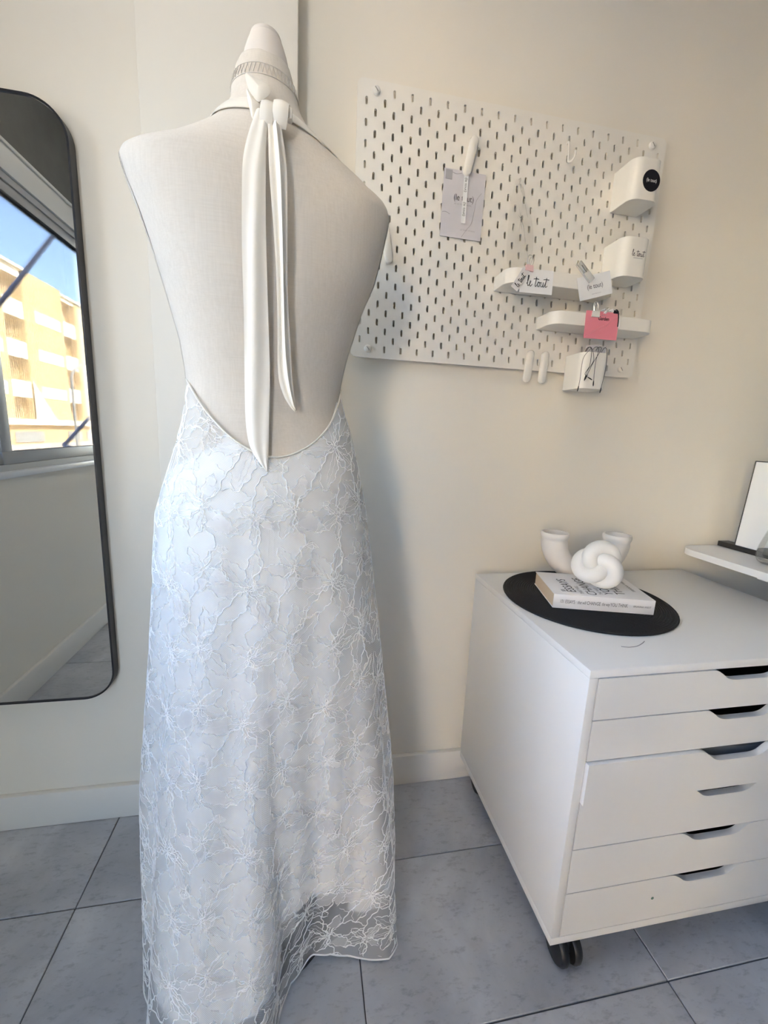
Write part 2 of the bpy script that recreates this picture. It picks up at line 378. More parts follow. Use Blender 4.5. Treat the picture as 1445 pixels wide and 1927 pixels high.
for k in range(2):
    a, b = ys[k+1], ys[k]; xo = XL-.032 if k % 2 else XL-.066
    if k % 2 == 0 : a -= .04
    else: b += .02; a -= .02
    sf = MB(); q = .052
    sf.box(xo-.014, xo+.014, a, b, WZ0+.022, WZ0+.022+.045, bev=.002); sf.box(xo-.014, xo+.014, a, b, 1.800, 1.835, bev=.002)
    sf.box(xo-.014, xo+.014, a, a+q, WZ0+.067, 1.80, bev=.002); sf.box(xo-.014, xo+.014, b-q, b, WZ0+.067, 1.80, bev=.002)
    s_ = sf.build('sash', ALU, wn)
    MB().box(xo-.002, xo+.002, a+q, b-q, WZ0+.067, 1.80).build('glass_pane', DIMGLASS, s_, smooth=0)
    if k == 1: MB().box(xo+.014, xo+.022, b-.034, b-.018, 1.24, 1.30, bev=.003).build('latch', ALUW, s_)
# out-of-view glazed door, added to let in more light low down
d1 = bpy.data.objects.new('added_door_1', None); C.objects.link(d1); d1.location = (XL, (DY0+DY1)/2, 0); struct(d1)
fr = MB()
for a, b, c, d in ((DY0, DY1, 0, .03), (DY0, DY1, DZ1-.05, DZ1), (DY0, DY0+.05, .03, DZ1-.05), (DY1-.05, DY1, .03, DZ1-.05), ((DY0+DY1)/2-.035, (DY0+DY1)/2+.035, .03, DZ1-.05)): fr.box(XL-.09, XL-.03, a, b, c, d, bev=.002)
fr.build('added_door_frame', ALU, d1)
for a, b in ((DY0+.05, (DY0+DY1)/2-.035), ((DY0+DY1)/2+.035, DY1-.05)): MB().box(XL-.062, XL-.058, a, b, .03, DZ1-.05).build('glass_pane', GLASS, d1, smooth=0)

d2 = bpy.data.objects.new('added_door_2', None); C.objects.link(d2); d2.location = ((RW[0]+RW[1])/2, YF, 0); struct(d2)  # unseen door, added to light the room from behind
fr = MB()
for a, b, c, d in ((RW[0], RW[1], 0, .03), (RW[0], RW[1], RW[3]-.05, RW[3]), (RW[0], RW[0]+.05, .03, RW[3]-.05), (RW[1]-.05, RW[1], .03, RW[3]-.05)): fr.box(a, b, YF-.09, YF-.03, c, d, bev=.002)
fr.build('added_door_frame', ALU, d2)
MB().box(RW[0]+.05, RW[1]-.05, YF-.062, YF-.058, .03, RW[3]-.05).build('glass_pane', GLASS, d2, smooth=0)

# added light panel, out of view, to brighten the floor and cabinet top
LX = -.22
cl_ = thing('added_light_panel', 'flat square ceiling light panel above the space before the dress form', 'ceiling light', (LX, -.75, ZC))
cf = MB()
for a, b, c, d in ((LX-.32, LX+.32, -1.07, -1.04), (LX-.32, LX+.32, -.46, -.43), (LX-.32, LX-.29, -1.04, -.46), (LX+.29, LX+.32, -1.04, -.46)): cf.box(a, b, c, d, ZC-.022, ZC-.0005, bev=.002)
cf.build('frame', SKIRTING, cl_)
MB().box(LX-.29, LX+.29, -1.04, -.46, ZC-.012, ZC-.002).build('diffuser', PANELGLOW, cl_, smooth=0)

# ------------------------------------------------------------------ mirror
mx0, mx1, mz0, mz1, mr = -1.0+.02, -.443, .362, 1.628, .072
mi = thing('wall_mirror', 'tall wall mirror with thin black frame and rounded corners beside the dress form', 'mirror', ((mx0+mx1)/2, 0, mz0))
oc = ((mx0+mx1)/2, (mz0+mz1)/2)
out = rrect(mx1-mx0, mz1-mz0, mr, 12, *oc); inn = rrect(mx1-mx0-.008, mz1-mz0-.008, mr-.004, 12, *oc)
m = MB(); n = len(out)
vs = [(a, y, b) for y in (-.026, -.002) for a, b in out]+[(a, y, b) for y in (-.026, -.002) for a, b in inn]
fs = []
for i in range(n):
    j = (i+1) % n
    fs += [(i, j, n+j, n+i), (2*n+i, 2*n+j, 3*n+j, 3*n+i), (i, j, 2*n+j, 2*n+i), (n+i, n+j, 3*n+j, 3*n+i)]
m.add(vs, fs).build('frame', BLACKM, mi, smooth=35)
MB().prism(inn, ((0, -.0235, 0), (1, 0, 0), (0, 0, 1), (0, 1, 0)), 0, .004).build('mirror_glass', MIRROR, mi, smooth=0)

# ------------------------------------------------------------------ dress form torso
PSI = math.radians(9); AX, AY = -.055, -.30
TZ = np.array([.83, .86, .90, .97, 1.06, 1.094, 1.117, 1.156, 1.214, 1.23, 1.27, 1.32, 1.355, 1.374, 1.385, 1.391, 1.397, 1.404, 1.4155, 1.4265, 1.4385, 1.452, 1.462, 1.477, 1.496, 1.516, 1.54, 1.549])
TXL = np.array([-.160, -.164, -.163, -.145, -.124, -.120, -.1215, -.1265, -.1404, -.1445, -.155, -.1705, -.183, -.1885, -.191, -.189, -.181, -.166, -.1405, -.121, -.102, -.083, -.0715, -.0575, -.0462, -.0442, -.038, -.0335])
TXR = np.array([.165, .169, .168, .148, .126, .124, .127, .136, .1535, .159, .176, .1885, .196, .1992, .1975, .194, .186, .173, .159, .141, .119, .098, .085, .0685, .0555, .0505, .0435, .0405])
TBB = np.interp(TZ, [.83, .85, .9, .95, 1.0, 1.05, 1.10, 1.15, 1.2, 1.25, 1.30, 1.35, 1.40, 1.43, 1.46, 1.5, 1.55], [.12, .125, .128, .118, .10, .085, .08, .088, .097, .104, .105, .098, .085, .072, .058, .044, .032])
TBF = np.interp(TZ, [.83, .9, 1.0, 1.10, 1.2, 1.28, 1.35, 1.40, 1.44, 1.5, 1.55], [.10, .105, .095, .09, .125, .13, .105, .075, .062, .05, .036])
TN = np.interp(TZ, [.83, 1.1, 1.25, 1.37, 1.41, 1.47, 1.55], [2.15, 2.2, 2.5, 2.7, 2.3, 2.0, 2.0])
def torso_pt(phi, z, off=0.0):
    """phi = 0 faces the camera (the back), + towards the right shoulder"""
    xl, xr, bb_, bf, n_ = (np.interp(z, TZ, t) for t in (TXL, TXR, TBB, TBF, TN))
    a = (xr-xl)/2; c = (xl+xr)/2; s, k = math.sin(phi), math.cos(phi)
    e = 2/n_
    x = c+(a+off)*math.copysign(abs(s)**e, s); b = bb_ if k > 0 else bf
    y = -(b+off)*math.copysign(abs(k)**e, k)
    if k > 0 and 1.12 < z < 1.44:  # slight hollow along the spine, blades to each side
        y += .006*math.exp(-(s/.16)**2)*math.sin(PI*(z-1.12)/.32)
    return Vector((AX+x*math.cos(PSI)-y*math.sin(PSI), AY+x*math.sin(PSI)+y*math.cos(PSI), z))
df = thing('dress_form', 'cream linen tailor dress form seen from behind with stitched armholes, wearing the lace gown', 'mannequin', (AX, AY, 0))
cc = Vector((AX+.0045, AY+.002, 0))
zz = np.concatenate([np.linspace(.83, 1.36, 54), np.linspace(1.364, 1.549, 62)])
NP = 96
T = [[torso_pt(2*PI*k/NP, z) for k in range(NP)] for z in zz]
for sc_t, dz_t in ((.975, .0018), (.93, .0030), (.85, .0034), (.6, .0034)): T.append([Vector((cc.x+(q.x-cc.x)*sc_t, cc.y+(q.y-cc.y)*sc_t, q.z+dz_t)) for q in T[len(zz)-1]])
tb = MB().grid(T, True)
tb.f += [tuple(range(NP))[::-1]]
torso = tb.build('torso', LINEN, df, smooth=60)
# cap on the neck
cap = MB()
prof = [(.0335, 1.535), (.0335, 1.549), (.0325, 1.556), (.0300, 1.566), (.0265, 1.576), (.0228, 1.5845), (.0205, 1.589), (.0170, 1.593), (.0100, 1.5962), (.0001, 1.597)]
cap.lathe(prof, (cc.x, cc.y, 0), 40); cap.build('neck_cap', LINENCAP, df, smooth=60)
MB().lathe([(.0222, 1.5845), (.0226, 1.5862), (.0208, 1.5905), (.0200, 1.5912)], (cc.x, cc.y, 0), 40).build('cap_rim', LINENCAP, df, smooth=60)
# ladder stitch round the neck
st = MB(); nst = 48; ring = []
for k in range(nst*2):
    ph = 2*PI*k/(nst*2); zc = 1.519+.004*math.cos(ph); ring.append(torso_pt(ph, zc+(.0065 if k % 2 else -.0065), .0012))
st.tube(ring, .0006, 5, closed=True)
for dz in (-.0078, .0078): st.tube([torso_pt(2*PI*k/64, 1.519+.004*math.cos(2*PI*k/64)+dz, .0006) for k in range(64)], .0004, 4, closed=True)
st.build('neck_stitching', THREAD, torso, smooth=60)
# armhole plates and side stitching
for sgn in (-1, 1):
    sm = MB()
    for dph, r, zig in ((-.135, .0005, 0), (-.075, .0005, 0), (-.105, .0004, .016)):
        ln = []
        zs = np.linspace(1.384, 1.10, 110)
        for i, z in enumerate(zs):
            narrow = np.interp(z, [1.1, 1.25, 1.38], [.5, .8, 1.0])
            ph = PI/2+(dph*1.6+(zig if i % 2 else -zig))*narrow
            ln.append(torso_pt(sgn*ph, z, .0008))
        sm.tube(ln, r, 4)
    sm.build('side_stitching', THREAD, torso, smooth=60)
    pl = []
    for i, z in enumerate(np.linspace(1.25, 1.383, 60)):
        hw = .205*math.sin(PI*min(1, (i+1)/61))**.3
        pl.append([torso_pt(sgn*(PI/2+hw*q), z, .0009) for q in np.linspace(-1, 1, 33)])
    MB().grid(pl).build('armhole_plate', LINEN, df, smooth=60)
# spine seam
MB().tube([torso_pt(0.0, z, .0002) for z in np.linspace(.98, 1.45, 60)], .0006, 4).build('back_seam', THREAD, torso, smooth=60)
MB().lathe([(.016, .02), (.016, .84)], (AX, AY, 0), 20).build('pole', BLACKM, df)
MB().lathe([(.13, .0), (.13, .012), (.12, .02), (.02, .028), (.018, .05)], (AX, AY, 0), 40).build('base', BLACKM, df)

# ------------------------------------------------------------------ dress
SZL = np.array([0, .03, .15, .27, .38, .45, .53, .63, .72, .81, .89, .93, .97, 1.03, 1.06, 1.09, 1.13])
SXL = np.array([-.283, -.283, -.281, -.279, -.276, -.271, -.262, -.252, -.243, -.236, -.228, -.216, -.203, -.185, -.179, -.174, -.172])
SZR = np.array([0, .08, .18, .33, .42, .54, .67, .75, .83, .89, .978, 1.041, 1.065, 1.09, 1.13])
SXR = np.array([.203, .202, .200, .190, .181, .166, .151, .139, .129, .1205, .102, .085, .076, .070, .069])
BBZ = np.array([0, .2, .4, .6, .8, .85, .9, .95, 1.0, 1.05, 1.1, 1.13]); BBV = np.array([.195, .185, .172, .158, .142, .137, .135, .125, .107, .092, .087, .088])
BFV = np.array([.215, .20, .185, .165, .14, .13, .125, .118, .108, .102, .098, .1])
HEM = [(-180, .215), (-142, .225), (-118, .24), (-100, .243), (-84, .245), (-70, .25), (-58, .262), (-46, .282), (-34, .292), (-22, .287), (-12, .276), (-5, .258), (0.5, .225), (5, .176), (12, .150), (20, .142), (32, .142), (42, .152), (49, .186), (54, .232), (58, .262), (64, .272), (72, .262), (80, .25), (95, .245), (109, .245), (142, .225), (180, .215)]
HA = np.radians([h[0] for h in HEM]); HR = np.array([h[1] for h in HEM])
def wrap(p): return (p+PI) % (2*PI)-PI
def skirt_xyz(phi, z, inset=0.0, fold=1.0):
    phi = np.asarray(phi, float); z = np.asarray(z, float)
    xl = np.interp(z, SZL, SXL); xr = np.interp(z, SZR, SXR); a = (xr-xl)/2-inset; xc = (xl+xr)/2
    bk = np.interp(z, BBZ, BBV)-inset; bf = np.interp(z, BBZ, BFV)-inset; yc = np.interp(z, [0, .85], [-.285, -.30])
    s, k = np.sin(phi), np.cos(phi); e = 2/2.2
    ex = a*np.sign(s)*np.abs(s)**e; ey = -np.where(k > 0, bk, bf)*np.sign(k)*np.abs(k)**e
    ps = PSI*np.clip((z-.6)/.35, 0, 1)
    x = xc+ex*np.cos(ps)-ey*np.sin(ps); y = yc+ex*np.sin(ps)+ey*np.cos(ps)
    # hem folds
    xl0, xr0 = SXL[0], SXR[0]; a0 = (xr0-xl0)/2
    e0x = a0*np.sign(s)*np.abs(s)**e; e0y = -np.where(k > 0, BBV[0], BFV[0])*np.sign(k)*np.abs(k)**e
    ang = np.arctan2(e0x, -e0y); hr = np.interp(ang, HA, HR)
    hx = -.04+hr*np.sin(ang); hy = -.283-hr*np.cos(ang)
    wz = np.clip((.80-z)/.80, 0, 1)**1.7*fold
    x = x+(hx-((xl0+xr0)/2+e0x))*wz; y = y+(hy-(-.285+e0y))*wz
    wf_ = np.clip((.95-z)/.6, 0, 1)*fold
    rip = .0045*np.sin(ang*9+.6)+.003*np.sin(ang*17+2+z*2)
    rip = rip*wf_*np.clip(k+.55, 0, 1)
    x = x+rip*s; y = y-rip*k
    return np.stack([x, y, z+0*x], -1)
def z_top(phi): return .988+.112*np.abs(np.sin(phi))**1.6+np.where(np.cos(phi) < 0, .02*np.abs(np.cos(phi)), 0)
def z_hem(phi):
    d = np.degrees(wrap(phi)); return .004+.016*np.exp(-((d-27)/16)**2)
dr = thing('lace_gown', 'white backless halter gown of corded floral lace on the dress form', 'dress', (AX, AY, 0))
NPH, NZ = 360, 170
ph = np.linspace(-PI, PI, NPH, endpoint=False)
def cloth(ztop, zbot, inset, fold=1.0, nz=NZ):
    v = np.linspace(0, 1, nz)[:, None]
    zt, zb = ztop(ph)[None], zbot(ph)[None]; z = zt*(1-v)+zb*v
    return skirt_xyz(np.broadcast_to(ph, z.shape), z, inset, fold)
def grid_mb(G): 
    mb = MB(); mb.grid([[tuple(p) for p in row] for row in G], True); return mb
skirt = grid_mb(cloth(z_top, z_hem, 0)).build('lace_skirt', LACE, dr, smooth=80)
def z_lin(phi):
    d = np.degrees(wrap(phi)); return np.where(d < 4, .105, .165)+.0*d+.02*np.sin(phi*5)
def lin_inset(p, z): return .0045+.032*np.clip((.80-z)/.45, 0, 1)*np.exp(-((np.degrees(wrap(p))-88)/38)**2)
v_ = np.linspace(0, 1, 120)[:, None]; zt_, zb_l = (z_top(ph)-.004)[None], z_lin(ph)[None]; zl_ = zt_*(1-v_)+zb_l*v_
grid_mb(skirt_xyz(np.broadcast_to(ph, zl_.shape), zl_, lin_inset(np.broadcast_to(ph, zl_.shape), zl_), .92)).build('lining', LINING, dr, smooth=80)
lf = []
for z in np.linspace(.62, .115, 60):
    pp = np.radians(np.linspace(38+8*(.62-z), 74, 14)); lf.append([tuple(q) for q in skirt_xyz(pp, np.full(14, z), lin_inset(pp, z)-.0025, .92)])
MB().grid(lf).build('lining_fold', LINING, dr, smooth=80)
# top binding along the low back
bnd = [skirt_xyz(p, z_top(p)+.0005, -.0012) for p in np.linspace(-1.9, 1.9, 120)]
MB().tube([tuple(q) for q in bnd], .0016, 6).build('back_edge_binding', SATIN, dr, smooth=60)
hemline = [skirt_xyz(p, z_hem(p)+.001, -.0006) for p in np.linspace(-PI, PI, 300, endpoint=False)]
MB().tube([tuple(q) for q in hemline], .0016, 5, closed=True).build('hem_edge', CORD, skirt, smooth=60)
# centre back seam: doubled strip of lace
sb_ = MB()
for q in (-.0022, .0022): sb_.tube([tuple(skirt_xyz(q/.15, z, -.0002)) for z in np.linspace(.985, .03, 120)], .0005, 4)
sb_.build('centre_seam', LACE, skirt, smooth=60)
# front bodice (its edges show at both sides of the back)
bd = []
for z in np.linspace(1.06, 1.40, 40):
    a0 = np.interp(z, [1.06, 1.12, 1.2, 1.30, 1.40], [97, 110, 120, 130, 145]); bd.append([torso_pt(math.radians(q), z, .0025) for q in np.linspace(a0, 360-a0, 50)])
MB().grid(bd).build('front_bodice', LINING, dr, smooth=60)

# --- corded embroidery: arc-length map so the pattern hangs straight from the centre seam
ZR = np.linspace(0.004, 1.10, 140); PF = np.radians(np.linspace(-150, 150, 601))
ARC = np.zeros((len(ZR), len(PF)))
for i, z in enumerate(ZR):
    p = skirt_xyz(PF, np.full_like(PF, z)); d = np.linalg.norm(np.diff(p[:, :2], axis=0), axis=1)
    c = np.concatenate([[0], np.cumsum(d)]); ARC[i] = c-c[300]
def sz_phi(s, z):
    i = np.clip(np.searchsorted(ZR, z)-1, 0, len(ZR)-2); t = np.clip((z-ZR[i])/(ZR[i+1]-ZR[i]), 0, 1)
    out = np.empty_like(s)
    for q in range(len(s)):
        out[q] = (1-t[q])*np.interp(s[q], ARC[i[q]], PF)+t[q]*np.interp(s[q], ARC[i[q]+1], PF)
    return out
def on_skirt(s, z):
    p = sz_phi(s, z); P = skirt_xyz(p, z)
    N = np.cross(skirt_xyz(p+.012, z)-skirt_xyz(p-.012, z), skirt_xyz(p, z+.004)-skirt_xyz(p, z-.004))
    N /= np.linalg.norm(N, axis=1)[:, None]+1e-9
    return P, N, p
class Cords:
    def __init__(s): s.v = []; s.f = []; s.n = 0
    def path(s, uv, r, lift=.0008):
        u, z = uv[:, 0], uv[:, 1]
        ok = (z > .012) & (z < 1.095) & (np.abs(u) < .62)
        if ok.sum() < 3: return
        P, N, p = on_skirt(u, np.clip(z, .005, 1.099))
        ok &= (z < z_top(p)-.001) & (z > z_hem(p)+.002) & (np.abs(p) < math.radians(140))
        i = 0; n = len(u)
        while i < n:
            if not ok[i]: i += 1; continue
            j = i
            while j < n and ok[j]: j += 1
            if j-i >= 3: s.seg(P[i:j], N[i:j], r, lift)
            i = j
    def seg(s, P, N, r, lift):
        m = len(P); T_ = np.gradient(P, axis=0); T_ /= np.linalg.norm(T_, axis=1)[:, None]+1e-9
        B = np.cross(T_, N); rr = r*np.minimum(1, np.minimum(np.arange(m)+1, np.arange(m)[::-1]+1)/3.0)[:, None]
        Q = np.stack([P+B*rr+N*lift*.4, P+N*(lift*.6+rr*1.25), P-B*rr+N*lift*.4], 1).reshape(-1, 3)
        k = np.arange(m-1)[:, None]*3+s.n
        F = np.concatenate([np.concatenate([k, k+1, k+4, k+3], 1), np.concatenate([k+1, k+2, k+5, k+4], 1)])
        s.v.append(Q); s.f.append(F); s.n += 3*m
def wig(uv, amp, step=.0026, wl=.011, seed=None):
    """resample a polyline and give it the scalloped wobble of couched cord"""
    uv = np.asarray(uv, float); d = np.concatenate([[0], np.cumsum(np.linalg.norm(np.diff(uv, axis=0), axis=1))])
    n = max(4, int(d[-1]/step)); t = np.linspace(0, d[-1], n)
    q = np.stack([np.interp(t, d, uv[:, 0]), np.interp(t, d, uv[:, 1])], 1)
    g = np.gradient(q, axis=0); g /= np.linalg.norm(g, axis=1)[:, None]+1e-9; nn = np.stack([-g[:, 1], g[:, 0]], 1)
    ph0, ph1 = RNG.uniform(0, 6.28, 2)
    w_ = amp*(.85*np.sin(t/(wl*1.35)*6.28+ph0+1.2*np.sin(t/.019))+.32*np.sin(t/(wl*.62)*6.28+ph1)); w_ *= np.minimum(1, np.minimum(t, d[-1]-t)/.006)
    return q+nn*w_[:, None]
def motif():
    """one repeat of the lace, about 13 x 21 cm: paths (uv, radius) and filled petals"""
    paths = []; fills = []
    fl_ = [(.030, .045, .058, 6, .35), (.098, .135, .062, 6, 1.05), (.105, .030, .036, 5, 2.4), (.034, .165, .040, 5, .9)]
    for cx, cy, R, npet, rot in fl_:
        for k in range(npet):
            a = rot+2*PI*k/npet+RNG.uniform(-.2, .2); L = R*RNG.uniform(.7, 1.2); wd = L*RNG.uniform(.17, .30)
            ax = np.array([math.cos(a), math.sin(a)]); bx = np.array([-ax[1], ax[0]]); o = np.array([cx, cy])+ax*.003
            bend = RNG.uniform(-.3, .3)*L
            t = np.linspace(0, 1, 14)
            mid = o+ax*(t*L)[:, None]+bx*(bend*t*t)[:, None]
            e = wd*np.sin(PI*t**.8)**.8
            e1 = mid+bx*e[:, None]; e2 = mid-bx*e[:, None]
            paths.append((wig(e1, .0021, wl=.0125), .00115)); paths.append((wig(e2, .0018, wl=.011), .00062 if k % 2 else .0010))
            if RNG.random() < .75: paths.append((wig(mid[:11], .0007), .0004))
            if RNG.random() < .45: paths.append((wig((mid*.5+e1*.5)[2:12], .0007), .00036))
            if RNG.random() < .20: fills.append(np.concatenate([e1[4:12], e2[4:12][::-1]]))
        an = np.linspace(0, 6.3, 14); paths.append((np.stack([cx+.003*np.cos(an), cy+.003*np.sin(an)], 1), .0009))
    stems = [[(.030, .045), (.058, .085), (.07, .11), (.098, .135)], [(.098, .135), (.115, .17), (.112, .21), (.105, .24)],
             [(.030, .045), (.010, .09), (.022, .13), (.034, .165)], [(.105, .03), (.10, .07), (.118, .10), (.098, .135)], [(.034, .165), (.05, .2), (.034, .23), (.03, .255)]]
    for s_ in stems:
        c = np.array(catmull(s_, 6)); paths.append((wig(c, .0034, wl=.026), .0014))
        for q in range(2):
            i = RNG.integers(2, len(c)-2); a = RNG.uniform(0, 6.28); L = RNG.uniform(.016, .034)
            e = c[i]+L*np.array([math.cos(a), math.sin(a)]); mdl = (c[i]+e)/2+RNG.uniform(-.006, .006, 2)
            paths.append((wig(np.array(catmull([c[i], mdl, e], 5)), .0015), .0006))
            if RNG.random() < .6:
                bx = np.array([-(e-c[i])[1], (e-c[i])[0]])/L; t = np.linspace(0, 1, 10); w2_ = .24*L*np.sin(PI*t)
                ml = c[i]+(e-c[i])*t[:, None]; A_, B_ = ml+bx*w2_[:, None], ml-bx*w2_[:, None]
                paths.append((wig(A_, .0008), .0006)); paths.append((wig(B_, .0008), .0006))
                if RNG.random() < .6: fills.append(np.concatenate([A_, B_[::-1]]))
    return paths, fills
cords = Cords(); fil = MB(); MW, MH = .130, .210
MOT = [motif(), motif()]
for row in range(-1, 7):
    for col in range(-5, 5):
        ps, fs_ = MOT[row % 2]; ou = col*MW+.0; ov = row*MH+.03
        sg = 1
        for uv, r in ps:
            q = uv.copy(); q[:, 0] = q[:, 0]*sg+ou+RNG.uniform(-.0015, .0015); q[:, 1] += ov+RNG.uniform(-.0015, .0015); cords.path(q, r*.64)
        for pg in fs_:
            q = pg.copy(); q[:, 0] += ou; q[:, 1] += ov
            if q[:, 1].min() < .02 or q[:, 1].max() > .97: continue
            P, N, p = on_skirt(q[:, 0], q[:, 1])
            if (np.abs(p) > 2.2).any() or (q[:, 1] > z_top(p)-.003).any() or (q[:, 1] < z_hem(p)+.003).any(): continue
            k = len(P); P = P+N*.0007
            fil.add([tuple(x) for x in P], [(i, i+1, k-2-i, k-1-i) for i in range(k//2-1)])
CV, CF = np.concatenate(cords.v), np.concatenate(cords.f)
me = bpy.data.meshes.new('corded_embroidery'); CVl = CV-np.array([AX, AY, 0]); me.from_pydata(CVl.tolist(), [], CF.tolist())
me.polygons.foreach_set('use_smooth', [True]*len(me.polygons)); me.materials.append(CORD)
ce = bpy.data.objects.new('corded_embroidery', me); C.objects.link(ce); ce.parent = skirt; ce['kind'] = 'stuff'
fo = fil.build('petal_fill', PETAL, skirt, smooth=60); fo['kind'] = 'stuff'

# --- halter band, tie and ribbons
def band(phis, zc, hw, off=.0035):
    rows = []
    for p in phis:
        z = zc(p); rows.append([torso_pt(p, z+hw*q, off+.0012*(1-q*q)) for q in np.linspace(-1, 1, 7)])
    return MB().grid(rows)
def solid(mb, t=.0012):
    """give a sheet a real thickness"""
    me_ = bpy.data.meshes.new('t'); me_.from_pydata(mb.v, [], mb.f); bm = bmesh.new(); bm.from_mesh(me_); bpy.data.meshes.remove(me_)
    bmesh.ops.remove_doubles(bm, verts=bm.verts[:], dist=1e-6); bmesh.ops.recalc_face_normals(bm, faces=bm.faces[:])
    bmesh.ops.solidify(bm, geom=bm.faces[:], thickness=t); r = MB(); r.bm(bm); return r
hb = thing
solid(band(np.radians(np.linspace(4, -150, 50)), lambda p: 1.4665+.003*abs(math.sin(p))**2-.03*max(0, -math.cos(p)), .0085)).build('halter_band', SATIN, dr, smooth=60)
solid(band(np.radians(np.linspace(4, 150, 50)), lambda p: 1.466-.024*abs(math.sin(p))**2-.03*max(0, -math.cos(p)), .0085)).build('halter_band', SATIN, dr, smooth=60)
RIB = {
 'a': ([(-0.0565, -0.3797, 1.4456), (-0.0653, -0.3915, 1.4104), (-0.0707, -0.4001, 1.3803), (-0.0722, -0.4076, 1.3516), (-0.0729, -0.4148, 1.2923), (-0.0735, -0.4129, 1.2419), (-0.0741, -0.403, 1.1777), (-0.0763, -0.3913, 1.1083), (-0.0751, -0.3978, 1.0405), (-0.0683, -0.4092, 1.0028), (-0.0559, -0.4164, 0.9821), (-0.0436, -0.4214, 0.9682)],
       [(-0.0404, -0.3818, 1.4445), (-0.0426, -0.3927, 1.407), (-0.0431, -0.4008, 1.3779), (-0.0428, -0.4063, 1.3564), (-0.0426, -0.4149, 1.296), (-0.0419, -0.4133, 1.2452), (-0.0412, -0.4035, 1.1805), (-0.0405, -0.3917, 1.1107), (-0.0415, -0.3935, 1.0653), (-0.0417, -0.4043, 1.019), (-0.0418, -0.4147, 0.987), (-0.0425, -0.4212, 0.969)]),
 'b': ([(-0.041, -0.3899, 1.4253), (-0.0399, -0.3973, 1.3987), (-0.0379, -0.4084, 1.356), (-0.0329, -0.4169, 1.2964), (-0.0299, -0.4154, 1.2457), (-0.0287, -0.4056, 1.181), (-0.029, -0.3938, 1.1112), (-0.0223, -0.3938, 1.0816), (-0.0123, -0.3956, 1.0637), (-0.0045, -0.3964, 1.0564)],
       [(-0.0246, -0.3878, 1.4276), (-0.0201, -0.3962, 1.4023), (-0.0155, -0.4075, 1.3596), (-0.0144, -0.417, 1.2987), (-0.0145, -0.4156, 1.2473), (-0.014, -0.4093, 1.2022), (-0.0114, -0.4009, 1.1552), (-0.0093, -0.394, 1.1125), (-0.0054, -0.3945, 1.0749), (-0.003, -0.3962, 1.058)])}
for key, prof in (('a', lambda t, v: .0035*math.sin(PI*t)+.0012*math.sin(t*9+v*7)), ('b', lambda t, v: .008*math.exp(-((t-.62)/.16)**2)-.003*math.exp(-((t-.33)/.1)**2))):
    Lf, Rt = catmull(RIB[key][0], 5), catmull(RIB[key][1], 5); rows = []
    for i, (l_, r_) in enumerate(zip(Lf, Rt)):
        v = i/len(Lf); row = []
        for t in np.linspace(0, 1, 15):
            q = l_*(1-t)+r_*t; row.append((q[0], q[1]-prof(t, v)-.001, q[2]))
        rows.append(row)
    solid(MB().grid(rows), .0014).build('hanging_ribbon', SATIN, dr, smooth=60)
# knot: two folded loops of satin wrapped side by side
def loop(x0, x1, cz, cy, r, tw, a0=-.34):
    rows = []
    for i, a in enumerate(np.linspace(a0*PI, .52*PI, 22)):
        row = []; pin = 1-.45*max(0, -math.sin(a))**2
        for t in .5+(np.linspace(0, 1, 9)-.5)*pin:
            rr = r*(1+.10*math.sin(PI*t)); xx = x0+(x1-x0)*t+tw*math.sin(a)
            row.append((xx, cy-rr*math.cos(a)*.75, cz+rr*math.sin(a)-.06*(xx-x0)*2))
        rows.append(row)
    return solid(MB().grid(rows), .002)
kn = loop(-.0515, -.0345, 1.4375, -.373, .0225, .002).build('knot', SATIN, dr, smooth=60)
loop(-.0352, -.0150, 1.4405, -.372, .0235, .002, -.20).build('knot_fold', SATIN, kn, smooth=60)
MB().box(-.0165, -.0095, -.384, -.372, 1.440, 1.454, bev=.002).build('knot_end', SATIN, kn)
def leaf(pts, bulge, c=None):
    p = [Vector(q) for q in catmull(pts, 4, True)]; c = sum(p, Vector())/len(p)
    rows = [[c+(q-c)*s_ + Vector((0, -2*bulge*(1-s_**2), 0)) for q in p] for s_ in (0.02, .2, .4, .6, .8, 1)]
    return solid(MB().grid(rows, True), .0014)
leaf([(-0.0722, -0.3597, 1.499), (-0.058, -.3612, 1.494), (-0.0438, -0.3628, 1.4898), (-0.0401, -0.3654, 1.4829), (-0.0406, -0.3693, 1.4726), (-0.0537, -0.3746, 1.4588), (-.062, -.371, 1.467), (-0.0681, -0.3678, 1.4766)], .002).build('bow_tail', SATIN, kn, smooth=50)
leaf([(-0.0702, -0.3636, 1.4782), (-0.0619, -0.3674, 1.4669), (-0.0504, -0.3717, 1.4566), (-0.0599, -0.3841, 1.4317), (-0.0653, -0.3768, 1.4464), (-0.0693, -0.3683, 1.4647)], .0025).build('bow_tail', SATIN, kn, smooth=50)

